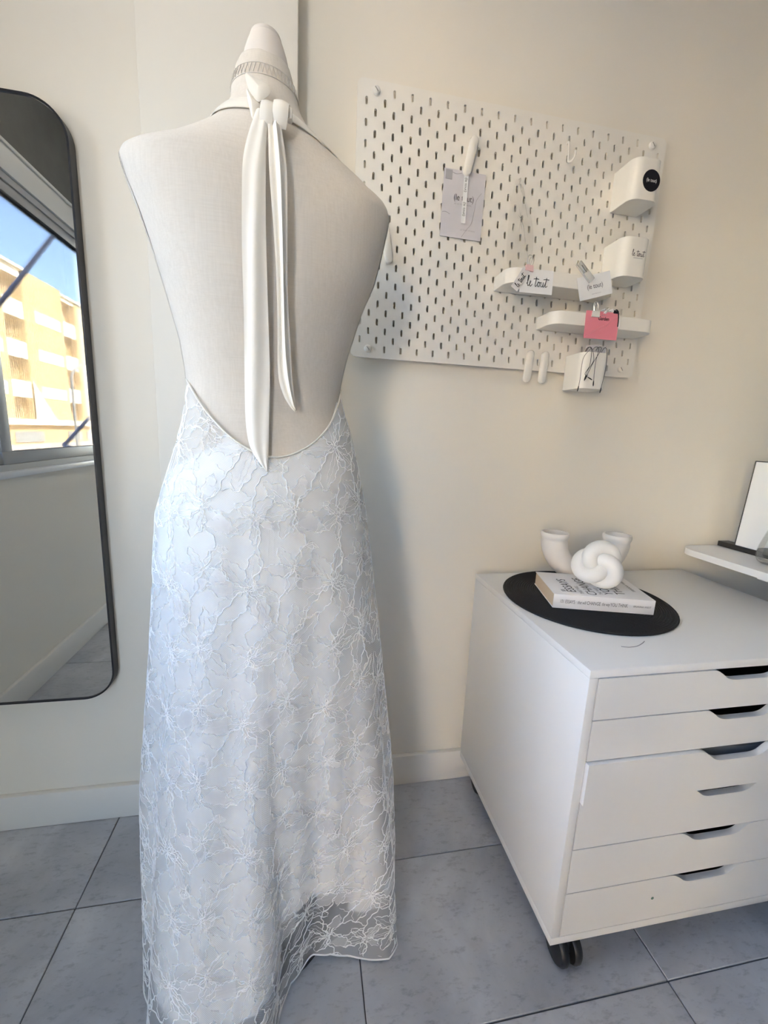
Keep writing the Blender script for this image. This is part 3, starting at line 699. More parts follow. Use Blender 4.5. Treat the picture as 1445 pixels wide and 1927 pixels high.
# ------------------------------------------------------------------ drawer unit
cx0, cx1, cyb, cyf, ctop = .4765, 1.1465, -.0175, -.4975, .660
cab = thing('drawer_unit', 'white six-drawer cabinet on black castors beneath the pegboard', 'cabinet', (cx0+.335, -.26, 0))
pt = .0165
MB().box(cx0, cx1, cyf, cyb, ctop-.0145, ctop, bev=.001).build('top_panel', WHITE, cab)
for x in (cx0, cx1-pt): MB().box(x, x+pt, cyf, cyb, .1007, ctop-.0147, bev=.0008).build('side_panel', WHITE, cab)
MB().box(cx0, cx1, cyf, cyb, .0835, .1005, bev=.001).build('bottom_panel', WHITE, cab)
MB().box(cx0+pt, cx1-pt, cyb-.006, cyb, .1, ctop-.015).build('back_panel', WHITE, cab)
zs = [.6445, .5648, .4845, .4000, .2997, .2012, .1013]
for i in range(6):
    zt, zb = zs[i]-.0010, zs[i+1]+.0010; dy = -.007 if i == 2 else 0
    xa, xb, xm = cx0+pt+.0018, cx1-pt-.0018, (cx0+cx1)/2
    cut = [(xm-.090, 0), (xm-.078, -.0018), (xm-.066, -.0085), (xm-.054, -.0175), (xm-.040, -.0215), (xm-.02, -.022), (xm+.02, -.022), (xm+.040, -.0215), (xm+.054, -.0175), (xm+.066, -.0085), (xm+.078, -.0018), (xm+.090, 0)]
    cut = [(float(a), float(b)) for a, b in catmull(cut, 3)]
    ol = [(xa, zb), (xb, zb), (xb, zt)]+[(a, zt+b) for a, b in cut[::-1]]+[(xa, zt)]
    fm = MB().prism(ol, ((0, cyf+dy, 0), (1, 0, 0), (0, 0, 1), (0, 1, 0)), 0, .0120)
    dw = fm.build('drawer', WHITE, cab, smooth=30)
    trm = MB(); h = zt-.030; y0, y1 = cyf+dy+.0122, cyb-.03
    trm.box(xa+.006, xa+.018, y0, y1, zb+.006, h); trm.box(xb-.018, xb-.006, y0, y1, zb+.006, h)
    trm.box(xa+.018, xb-.018, y1-.012, y1, zb+.006, h); trm.box(xa+.018, xb-.018, y0, y1-.012, zb+.004, zb+.008)
    trm.build('drawer_tray', TRAYSHADE, dw)
    if i == 5: MB().lathe([(.0032, 0), (.0030, .0004)], (.690, cyf-.0001, .153), 10, 'y').build('green_speck', GREEN, dw, label='small green speck')
    # grey cloth in the open drawer; black sheets stand for shade above it
    if i in (0, 1, 2):
        nm, mm, lb = [('dark_folded_cloth', BLACKP, 'black folded cloth lying in the top drawer'), ('dark_folded_cloth', BLACKP, 'black folded cloth lying in the second drawer from the top'), ('grey_folded_cloth', GREYCLOTH, 'grey folded cloth lying in the slightly open third drawer')][i]
        cl = MB(); rows = []
        for u in np.linspace(0, 1, 14):
            rows.append([(xm-.22+.44*u, y0+.02+.30*v, (zb+(.052 if i == 2 else .030))+.004*math.sin(u*17+v*9)+(.006 if i == 2 else 0)) for v in np.linspace(0, 1, 8)])
        cl = solid(MB().grid(rows), .022 if i != 2 else .022)
        tag(cl.build(nm, mm, smooth=60), lb, 'cloth', 'folded cloths in the drawers')
# scuff on the top
MB().tube([tuple(q) for q in catmull([(.590, -.430, .6603), (.603, -.434, .6603), (.622, -.432, .6603), (.640, -.424, .6603), (.652, -.4165, .6603)], 4)], .0007, 5).build('scuff_mark', INKG, cab, label='thin grey scuff')
def castor(x, y):
    t = MB(); r = .033
    t.box(x-.006, x+.006, y-.02, y+.012, .03, .075, bev=.004); t.lathe([(.02, .072), (.02, .0835)], (x, y, 0), 16)
    o = t.build('castor', BLACKP, cab)
    for s_ in (-1, 1):
        MB().lathe([(.012, s_*.005), (r-.003, s_*.006), (r, s_*.010), (r, s_*.018), (r-.004, s_*.023), (.010, s_*.026)], (x, y-.004, r+.0005), 28, 'x').build('wheel', BLACKP, o)
for x, y in ((.531, -.465), (1.09, -.465), (.531, -.062), (1.09, -.062)): castor(x, y)

# ------------------------------------------------------------------ things on the drawer unit
mc, mrad = (.672, -.211), .189
pm = MB(); prof = [(.0001, .0052)]
nr = 36
for k in range(nr):
    r0 = mrad*k/nr; r1 = mrad*(k+1)/nr
    prof += [(r0+.0006, .0048), ((r0+r1)/2, .0066), (r1-.0006, .0050)]
prof += [(mrad, .003), (mrad-.002, .0004), (.0001, .0004)]
tag(pm.lathe(prof, (mc[0], mc[1], ctop), 72).build('placemat', RUG, smooth=30), 'round black coiled cord placemat on top of the white drawer unit', 'placemat')
# book
zb0, zb1 = ctop+.0072, ctop+.0072+.0325
ang = math.radians(-15.5); ux, uy = Vector((math.cos(ang), math.sin(ang), 0)), Vector((-math.sin(ang), math.cos(ang), 0)); uz = Vector((0, 0, 1))
bo = Vector((.5515, -.2665, 0)); BL, BD = .214, .150
bk = thing('book', 'white paperback with black lettering lying on the black placemat', 'book', bo+ux*BL/2+uy*BD/2+uz*zb0)
fb = lambda a, b, z: (bo+ux*a+uy*b+uz*z)
def bbox(a0, a1, b0, b1, z0, z1, bev=0):
    return MB().box(a0, a1, b0, b1, z0, z1, bev=bev, mtx=Matrix((ux.to_4d(), uy.to_4d(), uz.to_4d(), (0, 0, 0, 1))).transposed().to_4x4() if False else Matrix.Translation(bo) @ Matrix.Rotation(ang, 4, 'Z'))
bbox(.0015, BL-.0015, .0015, BD-.002, zb0+.0012, zb1-.0012).build('pages', PAGES, bk, smooth=0)
cv = bbox(0, BL, 0, BD, zb1-.0012, zb1, .0004); q = bbox(0, BL, 0, BD, zb0, zb0+.0012, .0004); cv.add(q.v, q.f)
q = bbox(0, BL, -.0008, .0014, zb0, zb1, .0006); cv.add(q.v, q.f)
cov = cv.build('cover', COVER, bk, smooth=30)
sf = lambda a, z: (fb(a, -.0009, z), ux, uz, -uy)
sm = MB(); zm = (zb0+zb1)/2
for tx_, sz_t, px_, sx_t, sh_t in (('101 ESSAYS', .0118, .0300, .56, 0), ('that will', .0110, .0605, .50, .25), ('CHANGE', .0118, .0860, .60, 0), ('the way', .0110, .1115, .48, .25), ('YOU THINK', .0118, .1395, .57, 0), ('BRIANNA WIEST', .0062, .1880, .80, 0)):
    text_mb(tx_, sz_t, sf(px_, zm), sm, sx=sx_t, shear=sh_t)
sm.build('spine_lettering', INK, cov, smooth=0)
def cvt(txt, size, a, b, sx=.8): text_mb(txt, size, (fb(a, b, zb1+.0002), uy, -ux, uz), sx=sx).build('cover_lettering', INK, cov, smooth=0)
cvt('101', .014, .028, .024); cvt('ESSAYS', .030, .046, .060, .9); cvt('THAT WILL', .012, .066, .035); cvt('CHANGE', .030, .088, .062, .9); cvt('THE WAY', .012, .108, .035)
cvt('YOU', .030, .126, .045, .9); cvt('THINK', .030, .154, .064, .95); cvt('BRIANNA WIEST', .0105, .193, .085, .95)
# knot ornament
kc = Vector((.676, -.236, zb1+.0575)); view = Vector((.60, -.78, .17)).normalized() * 1
view = Vector((-.62, -.76, .22)).normalized(); kx = uz.cross(view).normalized(); ky = view.cross(kx).normalized()
kp = []
for i in range(120):
    t = 2*PI*i/120+PI/2
    th = t*2; rr = 1.0+.52*math.cos(3*t-PI*1.5)
    a = th*1.0
    kp.append((rr*math.cos(a), rr*math.sin(a), .50*math.sin(3*t-PI*1.5)))
sc_ = .0272; rt = math.radians(14)
pts = [kc+kx*(sc_*(p[0]*math.cos(rt)-p[1]*math.sin(rt)))+ky*(sc_*(p[0]*math.sin(rt)+p[1]*math.cos(rt)))+view*(sc_*p[2]) for p in kp]
lo = min(p.z for p in pts)-.0168; pts = [p+Vector((0, 0, zb1+.0002-lo)) for p in pts]
tag(MB().tube(pts, .0168, 20, closed=True).build('knot_ornament', WAX, smooth=80), 'glossy white knot-shaped ornament on top of the white book', 'ornament')
# U-shaped vase
va, vb = Vector((.6495, -.098, 0)), Vector((.812, -.124, 0)); vc = (va+vb)/2; vd = (vb-va).normalized(); hl = (vb-va).length/2
vz, rb, VT = ctop+.0068, .0305, .798
path, rad = [], []
for i in range(9): path.append(va+uz*(VT-(VT-(vz+rb+hl))*i/8)); rad.append(.0318+.003*math.sin(PI*(i+1.5)/9))
for i in range(1, 30):
    a = PI*i/30; path.append(vc-vd*hl*math.cos(a)+uz*(vz+rb+hl-hl*math.sin(a))); rad.append(.0330-.0030*math.sin(a))
for i in range(9): path.append(vb+uz*((vz+rb+hl)+(VT-(vz+rb+hl))*i/8)); rad.append(.0318+.003*math.sin(PI*(9.5-i)/9))
vs_ = thing('u_shaped_vase', 'white ceramic U-shaped vase with two open ends behind the knot', 'vase', vc+uz*vz)
vm = MB().tube(path, rad, 32, cap=False); vm.tube(path, [r-.004 for r in rad], 32, cap=False)
npt = len(path)
for e_ in (0, npt-1):
    off2 = npt*32
    for k in range(32): vm.f.append((e_*32+k, e_*32+(k+1) % 32, off2+e_*32+(k+1) % 32, off2+e_*32+k))
vm.build('vase_body', CERAMIC, vs_, smooth=50)

# ------------------------------------------------------------------ pegboard
BX0, BX1, BZ0, BZ1 = .113, .873, 1.205, 1.765; BYF, BYB = -.0205, -.0155
pb = thing('pegboard', 'white perforated metal pegboard mounted on the wall above the drawer unit', 'pegboard', ((BX0+BX1)/2, 0, BZ0))
cu = bpy.data.curves.new('peg', 'CURVE'); cu.dimensions = '2D'; cu.fill_mode = 'BOTH'; cu.extrude = (BYB-BYF)/2
def spl(pts):
    s = cu.splines.new('POLY'); s.points.add(len(pts)-1); s.use_cyclic_u = True
    for p, (a, b) in zip(s.points, pts): p.co = (a, b, 0, 1)
spl(rrect(BX1-BX0, BZ1-BZ0, .013, 6, (BX0+BX1)/2, (BZ0+BZ1)/2))
screws = []
for i in range(37):
    x = .1330+.02*i; nz_ = 14 if i % 2 else 13; zt = 1.745 if i % 2 else 1.725
    for k in range(nz_):
        z = zt-.04*k
        if i in (1, 35) and k in (0, 13): screws.append((x, z)); continue
        spl(rrect(.0055, .0155, .00265, 4, x, z))
po = bpy.data.objects.new('peg', cu); C.objects.link(po)
me = bpy.data.meshes.new_from_object(po.evaluated_get(bpy.context.evaluated_depsgraph_get()))
bmv = MB(); bmv.add([(v.co.x, (BYF+BYB)/2-v.co.z, v.co.y) for v in me.vertices], [tuple(p.vertices) for p in me.polygons])
bpy.data.objects.remove(po); bpy.data.meshes.remove(me)
bmv.build('perforated_panel', WHITEB, pb, smooth=30)
for x, z in screws:
    s_ = MB().lathe([(.0085, -.014), (.0085, .002), (.0078, .0045), (.0055, .006), (.0001, .0065)], (x, BYF, z), 24, 'y')
    o = s_.build('screw_knob', WHITEP, pb)
    MB().box(x-.0050, x+.0050, BYF-.0068, BYF-.0052, z-.0008, z+.0008, mtx=Matrix.Translation((x, 0, z)) @ Matrix.Rotation(.9, 4, 'Y') @ Matrix.Translation((-x, 0, -z))).build('slot', mat('slot_shade', (.35, .33, .30, 1), .6) if x < .2 and z > 1.5 else bpy.data.materials['slot_shade'], o)
def tray_mb(x0, x1, yb, yf, z0, z1, r, t=.0022, taper=0.0):
    """open-top tray: square at the back, rounded front corners"""
    def ol(i, tp=0):
        q = []; rr = max(r-i, .001)
        q += [(x1-i, yb-i)]
        for k in range(9):
            a = -PI/2*k/8; q.append((x1-i-tp-rr+rr*math.cos(a), yf+i+tp+rr+rr*math.sin(a)))
        for k in range(9):
            a = -PI/2-PI/2*k/8; q.append((x0+i+tp+rr+rr*math.cos(a), yf+i+tp+rr+rr*math.sin(a)))
        q.append((x0+i, yb-i)); return q
    O0, O1, I1, I0 = ol(.0008, taper), ol(0), ol(t), ol(t, taper); n_ = len(O0); m_ = MB()
    rings = [[(a, b, z0) for a, b in O0], [(a, b, z0+.0009) for a, b in ol(0, taper)], [(a, b, z1-.0006) for a, b in O1], [(a, b, z1) for a, b in ol(.0006)], [(a, b, z1) for a, b in ol(t-.0004)], [(a, b, z0+t) for a, b in I0]]
    m_.grid(rings, True); m_.f += [tuple(range(n_))[::-1], tuple(5*n_+k for k in range(n_))]
    return m_
PY = BYF-.0012
def container(name_label, x0, x1, z0, z1, yf, grp='pegboard containers'):
    t = thing('peg_container', name_label, 'container', ((x0+x1)/2, PY, z0), grp)
    tray_mb(x0, x1, PY, yf, z0, z1, .022).build('cup', WHITEP, t, smooth=40)
    for x in ((x0+x1)/2-.02, (x0+x1)/2+.02): MB().box(x-.002, x+.002, PY-.001, BYB+.006, z1-.020, z1-.008, bev=.0005).build('mounting_tab', WHITEP, t)
    return t
cA = container('white plastic pegboard container with a round black sticker, topmost at right', .741, .8165, 1.586, 1.672, -.093)
sx_, sz_ = .7865, 1.6265
sk = MB().lathe([(.0225, 0), (.0225, .0004), (.0001, .0005)], (sx_, -.0931, sz_), 40, 'y').build('round_sticker', STICK, cA)
text_mb('(le tout)', .0105, ((sx_, -.0936, sz_), (1, 0, 0), (0, 0, 1), (0, -1, 0)), sx=.78).build('sticker_lettering', INKW, sk, smooth=0)
cB = container('white plastic pegboard container with handwritten black le tout lettering below the stickered one', .739, .8145, 1.4225, 1.5085, -.093)
script_mb(.0140, ((.7805, -.0931, 1.474), (1, 0, 0), (0, 0, 1), (0, -1, 0)), .00045).build('lettering', INK, cB)
MB().box(.768, .793, -.0934, -.0931, 1.4625, 1.4632).build('small_print', INKG, cB, smooth=0)
cC = container('white plastic pegboard container with black cords hanging out, at the lower edge', .6705, .746, 1.160, 1.246, -.093)
def shelf(label, x0, x1, z0, z1, yf):
    t = thing('peg_shelf', label, 'shelf', ((x0+x1)/2, PY, z0), 'pegboard letter shelves')
    tray_mb(x0, x1, PY, yf, z0, z1, .030, .0022).build('tray', WHITEP, t, smooth=40)
    for x in np.linspace(x0+.02, x1-.02, 4): MB().box(x-.002, x+.002, PY-.001, BYB+.006, z0+.010, z0+.020, bev=.0005).build('mounting_tab', WHITEP, t)
    return t
shelf('white plastic pegboard shelf holding two paper cards, the upper of two', .4555, .7355, 1.3795, 1.411, -.095)
shelf('white plastic pegboard shelf holding the pink envelope, the lower of two', .5775, .8575, 1.302, 1.331, -.095)
# elongated clips
def clip(label, top, bot, y=PY-.006, wd=.0185):
    t_, b_ = Vector((top[0], y, top[1])), Vector((bot[0], y, bot[1])); d = (t_-b_); L = d.length; d.normalize(); sd_ = Vector((0, -1, 0)).cross(d); c = (t_+b_)/2
    o = thing('peg_clip', label, 'clip', c, 'pegboard clips')
    ol = rrect(wd, L, wd/2*.98, 8); inn_ = rrect(wd-.003, L-.003, wd/2*.98-.0015, 8); n_ = len(ol); m_ = MB()
    pt_ = lambda q, dpt: c+sd_*q[0]+d*q[1]+Vector((0, -dpt, 0))
    m_.grid([[pt_(q, -.003) for q in ol], [pt_(q, .0035) for q in ol], [pt_(q, .005) for q in inn_]], True); m_.f += [tuple(range(n_))[::-1], tuple(2*n_+k for k in range(n_))]
    m_.build('clip_lever', WHITEP, o, smooth=50)
    MB().box(c.x-.005, c.x+.005, y+.003, BYB+.006, c.z-.004, c.z+.004, bev=.001).build('clip_peg', WHITEP, o)
    return o
clip('white plastic pegboard clip holding the grey marbled card and ribbon', (.3785, 1.690), (.3625, 1.611), PY-.0075)
clip('white plastic pegboard clip half hidden behind the dress form shoulder', (.181, 1.490), (.1945, 1.411))
clip('white plastic pegboard clip at the lower edge, left of the bottom pair', (.567, 1.251), (.562, 1.174))
clip('white plastic pegboard clip at the lower edge, right of the bottom pair', (.608, 1.251), (.604, 1.174))
# J hook
hk = thing('peg_hook', 'small white J-shaped hook in the upper right of the pegboard', 'hook', (.609, PY, 1.69))
MB().tube([tuple(q) for q in catmull([(.608, BYB+.004, 1.712), (.608, PY-.004, 1.716), (.608, -.030, 1.706), (.6085, -.031, 1.680), (.609, -.036, 1.670), (.6105, -.046, 1.668), (.612, -.052, 1.674), (.6125, -.053, 1.684)], 5)], .0021, 8).build('hook_wire', WHITEP, hk)
# grey marbled card with ribbon
def frame3(tl, tr, bl, y0, lean=0.0):
    """flat sheet frame from corners given in the plane of the board (x, z)"""
    o = Vector((bl[0], y0, bl[1])); ux_ = Vector((tr[0]-tl[0], 0, tr[1]-tl[1])); wdt = ux_.length; ux_.normalize()
    uy_ = Vector((tl[0]-bl[0], -lean, tl[1]-bl[1])); hgt = uy_.length; uy_.normalize()
    uy_ = (uy_-ux_*uy_.dot(ux_)).normalized(); return o, ux_, uy_, ux_.cross(uy_).normalized(), wdt, hgt
def sheet(fr_, t=.0005, r=.0008, curl=0):
    o, ux_, uy_, n_, wdt, hgt = fr_
    if not curl: return MB().prism(rrect(wdt, hgt, r, 2, wdt/2, hgt/2), (o, ux_, uy_, n_), 0, t)
    rows = [[o+ux_*wdt*a+uy_*hgt*b+n_*(curl*(a-.5)**2+.5*curl*(1-b)**2) for a in np.linspace(0, 1, 9)] for b in np.linspace(0, 1, 9)]
    return solid(MB().grid(rows), t)
fr_ = frame3((.3095, 1.6225), (.4095, 1.6215), (.311, 1.484), PY-.0022)
gc = thing('marbled_card', 'grey marbled card with le tout lettering clipped to the pegboard behind a ribbon', 'card', fr_[0])
sheet(fr_).build('card_sheet', PAPERG, gc, smooth=0)
at = lambda f, a, b, d=.0007: (f[0]+f[1]*a*f[4]+f[2]*b*f[5]+f[3]*d, f[1], f[2], f[3])
text_mb('(le tout)', .0185, at(fr_, .51, .60), sx=.80).build('lettering', INK, gc, smooth=0)
for tx_, pa, pb_ in (('BY LE TOUT BRIDAL', .5, .505), ('LE TOUT STUDIO', .66, .13)): text_mb(tx_, .0042, at(fr_, pa, pb_), sx=1.1).build('small_print', INKG, gc, smooth=0)
vn = MB()
for ln in ([(.02, .36), (.1, .37), (.2, .34)], [(.93, .72), (.82, .60), (.79, .45), (.74, .25), (.64, .15), (.52, .02)], [(.2, .955), (.3, .94), (.42, .96)]):
    vn.tube([fr_[0]+fr_[1]*q[0]*fr_[4]+fr_[2]*q[1]*fr_[5]+fr_[3]*.0005 for q in catmull(ln, 5)], .0005, 4)
vn.build('marble_vein', INKG, gc)
sheet((fr_[0]+fr_[1]*.004+fr_[2]*.117, fr_[1], fr_[2], fr_[3], .016, .0195), .0008).build('tape_piece', mat('grey_tape', (.40, .39, .41, 1), .5), gc, smooth=0)
rb_ = frame3((.3575, 1.612), (.3665, 1.612), (.3590, 1.514), PY-.0050)
rc = thing('printed_ribbon', 'narrow white ribbon with vertical le tout lettering hanging over the grey card', 'ribbon', rb_[0])
sheet((rb_[0], rb_[1], rb_[2], rb_[3], .0105, rb_[5]), .0005, curl=.0015).build('ribbon_strip', PAPER, rc)
for b in (.80, .30): text_mb('(le tout)', .0088, (rb_[0]+rb_[1]*.0055+rb_[2]*b*rb_[5]+rb_[3]*.0013, -rb_[2], rb_[1], rb_[3])).build('lettering', INK, rc, smooth=0)
# clear hanging bag
bg_o = catmull([(.4855, 1.620), (.4945, 1.626), (.5035, 1.620), (.508, 1.606), (.520, 1.575), (.537, 1.541), (.546, 1.492), (.541, 1.446), (.515, 1.440), (.488, 1.440), (.479, 1.470), (.477, 1.563), (.4815, 1.600)], 4, True)
cbg = thing('clear_bag', 'crumpled clear plastic bag hanging on the pegboard above the upper shelf', 'bag', (.51, PY, 1.44))
rows = []
cc_ = np.mean(bg_o, axis=0)
for s_ in (1, .97, .85, .6, .3, .02):
    rows.append([(cc_[0]+(q[0]-cc_[0])*s_, PY-.003-.004*(1-s_**2)-.0022*math.sin(q[0]*190+q[1]*120)*(1-s_), cc_[1]+(q[1]-cc_[1])*s_) for q in bg_o])
MB().grid(rows, True).build('bag_front', FILM, cbg, smooth=70)
cr = MB()
for ln in ([(.499, 1.60), (.512, 1.572), (.522, 1.545)], [(.505, 1.545), (.516, 1.515), (.522, 1.486)], [(.52, 1.50), (.53, 1.47), (.533, 1.452)], [(.497, 1.612), (.503, 1.604), (.4995, 1.596)]):
    cr.tube([(q[0], PY-.0085, q[1]) for q in catmull(ln, 4)], .0006, 4)
cr.build('fold_line', FILM, cbg)
MB().tube([tuple(q) for q in catmull([(.4945, BYB+.004, 1.624), (.4945, PY-.008, 1.6235), (.4945, PY-.010, 1.617), (.4945, PY-.006, 1.613)], 4)], .0012, 6).build('hanging_peg', CLEAR, cbg)
# cards and tags on the upper shelf
YF_ = -.0962
def wire_clip(par_mb, x, z, y, sc=1.0, rot=0.0):
    c, s_ = math.cos(rot), math.sin(rot)
    for dx, dy in ((-.004, -.004), (.004, .004)):
        lp = [(dx-.003, 0), (dx-.0045, .010), (dx-.0025, .0165), (dx+.0025, .0165), (dx+.0045, .010), (dx+.003, 0)]
        par_mb.tube([(x+sc*(q[0]*c-q[1]*s_), y+dy*sc, z+sc*(q[0]*s_+q[1]*c)) for q in catmull(lp, 4)], .0007*sc, 5)
f1 = frame3((.4935, 1.4085), (.568, 1.4100), (.4760, 1.3580), YF_-.0010)
f1 = (Vector((.4845, YF_-.0010, 1.3585)), Vector((1, 0, .016)).normalized(), Vector((-.016, 0, 1)).normalized(), Vector((0, -1, 0)), .0815, .0505)
c1 = thing('name_card', 'white card with handwritten le tout clipped to the left of the upper shelf', 'card', f1[0])
sheet(f1).build('card_sheet', PAPER, c1, smooth=0)
script_mb(.0215, (f1[0]+f1[1]*.0435+f1[2]*.0255+f1[3]*.0006, f1[1], f1[2], f1[3]), .00065).build('lettering', INK, c1)
a_ = math.radians(-31); f2_ = (Vector((.4625, YF_-.0035, 1.3675)), Vector((math.cos(a_), 0, math.sin(a_))), Vector((-math.sin(a_), 0, math.cos(a_))), Vector((0, -1, 0)), .0185, .052)
c2 = thing('hang_tag', 'slim translucent tag with handwritten le tout tilted against the left card', 'tag', f2_[0])
sheet(f2_).build('tag_sheet', mat('vellum', (.70, .69, .69, 1), .6), c2, smooth=0)
script_mb(.0125, (f2_[0]+f2_[1]*.0095+f2_[2]*.024+f2_[3]*.0006, f2_[2], -f2_[1], f2_[3]), .0005).build('lettering', INK, c2)
k1 = thing('bulldog_clip', 'small pale pink clip with wire handles gripping the left card', 'clip', (.503, YF_, 1.41))
MB().prism([(-.010, 0), (.010, 0), (.008, .012), (-.008, .012)], ((.5025, YF_-.006, 1.4035), (1, 0, -.1), (.05, 0, 1), (0, 1, 0)), 0, .009).build('clip_jaw', PINKC, k1, smooth=0)
m_ = MB(); wire_clip(m_, .5035, 1.4145, YF_-.002, 1.15, -.1); m_.build('wire_handle', STEEL, k1)
a_ = math.radians(17); f3 = (Vector((.6395, YF_-.0010, 1.3535)), Vector((math.cos(a_), 0, math.sin(a_))), Vector((-math.sin(a_), 0, math.cos(a_))), Vector((0, -1, 0)), .0865, .0505)
c3 = thing('name_card', 'white card with printed le tout tilted at the right of the upper shelf', 'card', f3[0])
sheet(f3).build('card_sheet', PAPER, c3, smooth=0)
text_mb('(le tout)', .0148, at(f3, .5, .50), sx=.86).build('lettering', INK, c3, smooth=0)
text_mb('www.letout.com', .0036, at(f3, .52, .18), sx=1.0).build('small_print', INKG, c3, smooth=0)
k2 = thing('clear_clip', 'clear plastic clip with wire spring holding the tilted card', 'clip', (.64, YF_, 1.42))
a_ = math.radians(-40); u1, u2 = Vector((math.cos(a_), 0, math.sin(a_))), Vector((-math.sin(a_), 0, math.cos(a_)))
MB().prism(rrect(.052, .0145, .002, 3), (Vector((.6415, YF_-.0085, 1.4155)), u1, u2, (0, 1, 0)), 0, .006).build('clip_body', CLIPC, k2)
m_ = MB(); m_.tube([tuple(Vector((.6335, YF_-.0095, 1.422))+u1*q[0]+u2*q[1]) for q in catmull([(-.014, -.005), (.008, -.005), (.010, 0), (.008, .005), (-.014, .005), (-.016, 0)], 4, True)], .0006, 5, closed=True)
m_.tube([tuple(Vector((.6335, YF_-.010, 1.422))+u1*q*.011) for q in (-.8, 0, 1)], .0013, 6); m_.build('wire_spring', STEEL, k2)
# pink envelope
f4 = (Vector((.6605, YF_-.0010, 1.2745)), Vector((1, 0, .012)).normalized(), Vector((-.012, 0, 1)).normalized(), Vector((0, -1, 0)), .0885, .0615)
ev = thing('pink_envelope', 'pink paper envelope clipped to the lower shelf with Garden lettering', 'envelope', f4[0])
sheet(f4, .0012).build('envelope_body', PINK, ev, smooth=0)
fd = MB()
for p_, q_ in (((.01, .02), (.56, .52)), ((.56, .40), (.99, .93)), ((.56, .40), (.45, .30))):
    A_ = f4[0]+f4[1]*p_[0]*f4[4]+f4[2]*p_[1]*f4[5]+f4[3]*.0013; B_ = f4[0]+f4[1]*q_[0]*f4[4]+f4[2]*q_[1]*f4[5]+f4[3]*.0013; fd.tube([A_, (A_+B_)/2, B_], .0006, 4)
fd.build('flap_fold', mat('pink_fold', (.86, .36, .41, 1), .6), ev)
tg = text_mb('Garden', .0118, at(f4, .53, .74, .0014), sx=.82); text_mb('Garden', .0118, (at(f4, .53, .74, .0014)[0]+Vector((.0004, 0, .0003)),)+at(f4, .53, .74, .0014)[1:], tg, sx=.82); tg.build('lettering', INK, ev, smooth=0)
text_mb('SECRET', .0042, at(f4, .53, .86, .0014), sx=1).build('small_print', INKG, ev, smooth=0)
k3 = thing('bulldog_clip', 'small white clip with wire handles gripping the pink envelope', 'clip', (.681, YF_, 1.333))
MB().prism([(-.010, 0), (.010, 0), (.009, .013), (-.009, .013)], ((.6835, YF_-.006, 1.3225), (1, 0, 0), (0, 0, 1), (0, 1, 0)), 0, .009).build('clip_jaw', WHITEP, k3, smooth=0)
m_ = MB(); wire_clip(m_, .6835, 1.335, YF_-.002, 1.15); m_.build('wire_handle', STEEL, k3)
tr_ = thing('cord_trimming', 'black and white bead cord trailing over the pink envelope edge', 'cord', (.73, -.09, 1.335))
m_ = MB(); rr_ = random.Random(3)
for i, (x, z) in enumerate([(.7005, 1.3385), (.706, 1.341), (.711, 1.3375), (.7155, 1.3415), (.722, 1.340), (.728, 1.3425), (.733, 1.341), (.7085, 1.3345)]):
    m_.tube([(x-.0025, YF_-.002+rr_.uniform(-.002, .002), z-.001), (x, YF_-.004, z+.0012), (x+.0025, YF_-.002, z+rr_.uniform(-.002, .002))], .0016, 6)
m_.tube([tuple(q) for q in catmull([(.744, YF_-.002, 1.337), (.7485, YF_-.003, 1.325), (.7505, YF_-.003, 1.312), (.7495, YF_-.003, 1.304)], 4)], .0018, 6)
m_.build('white_beads', PAPER, tr_)
m_ = MB()
m_.tube([tuple(q) for q in catmull([(.731, YF_-.003, 1.3405), (.737, YF_-.005, 1.3425), (.7425, YF_-.004, 1.338), (.7455, YF_-.004, 1.325), (.7462, YF_-.004, 1.306)], 5)], .0014, 6)
m_.box(.731, .7435, YF_-.006, YF_-.001, 1.335, 1.3405, bev=.0015); m_.build('black_cord', BLACKP, tr_)
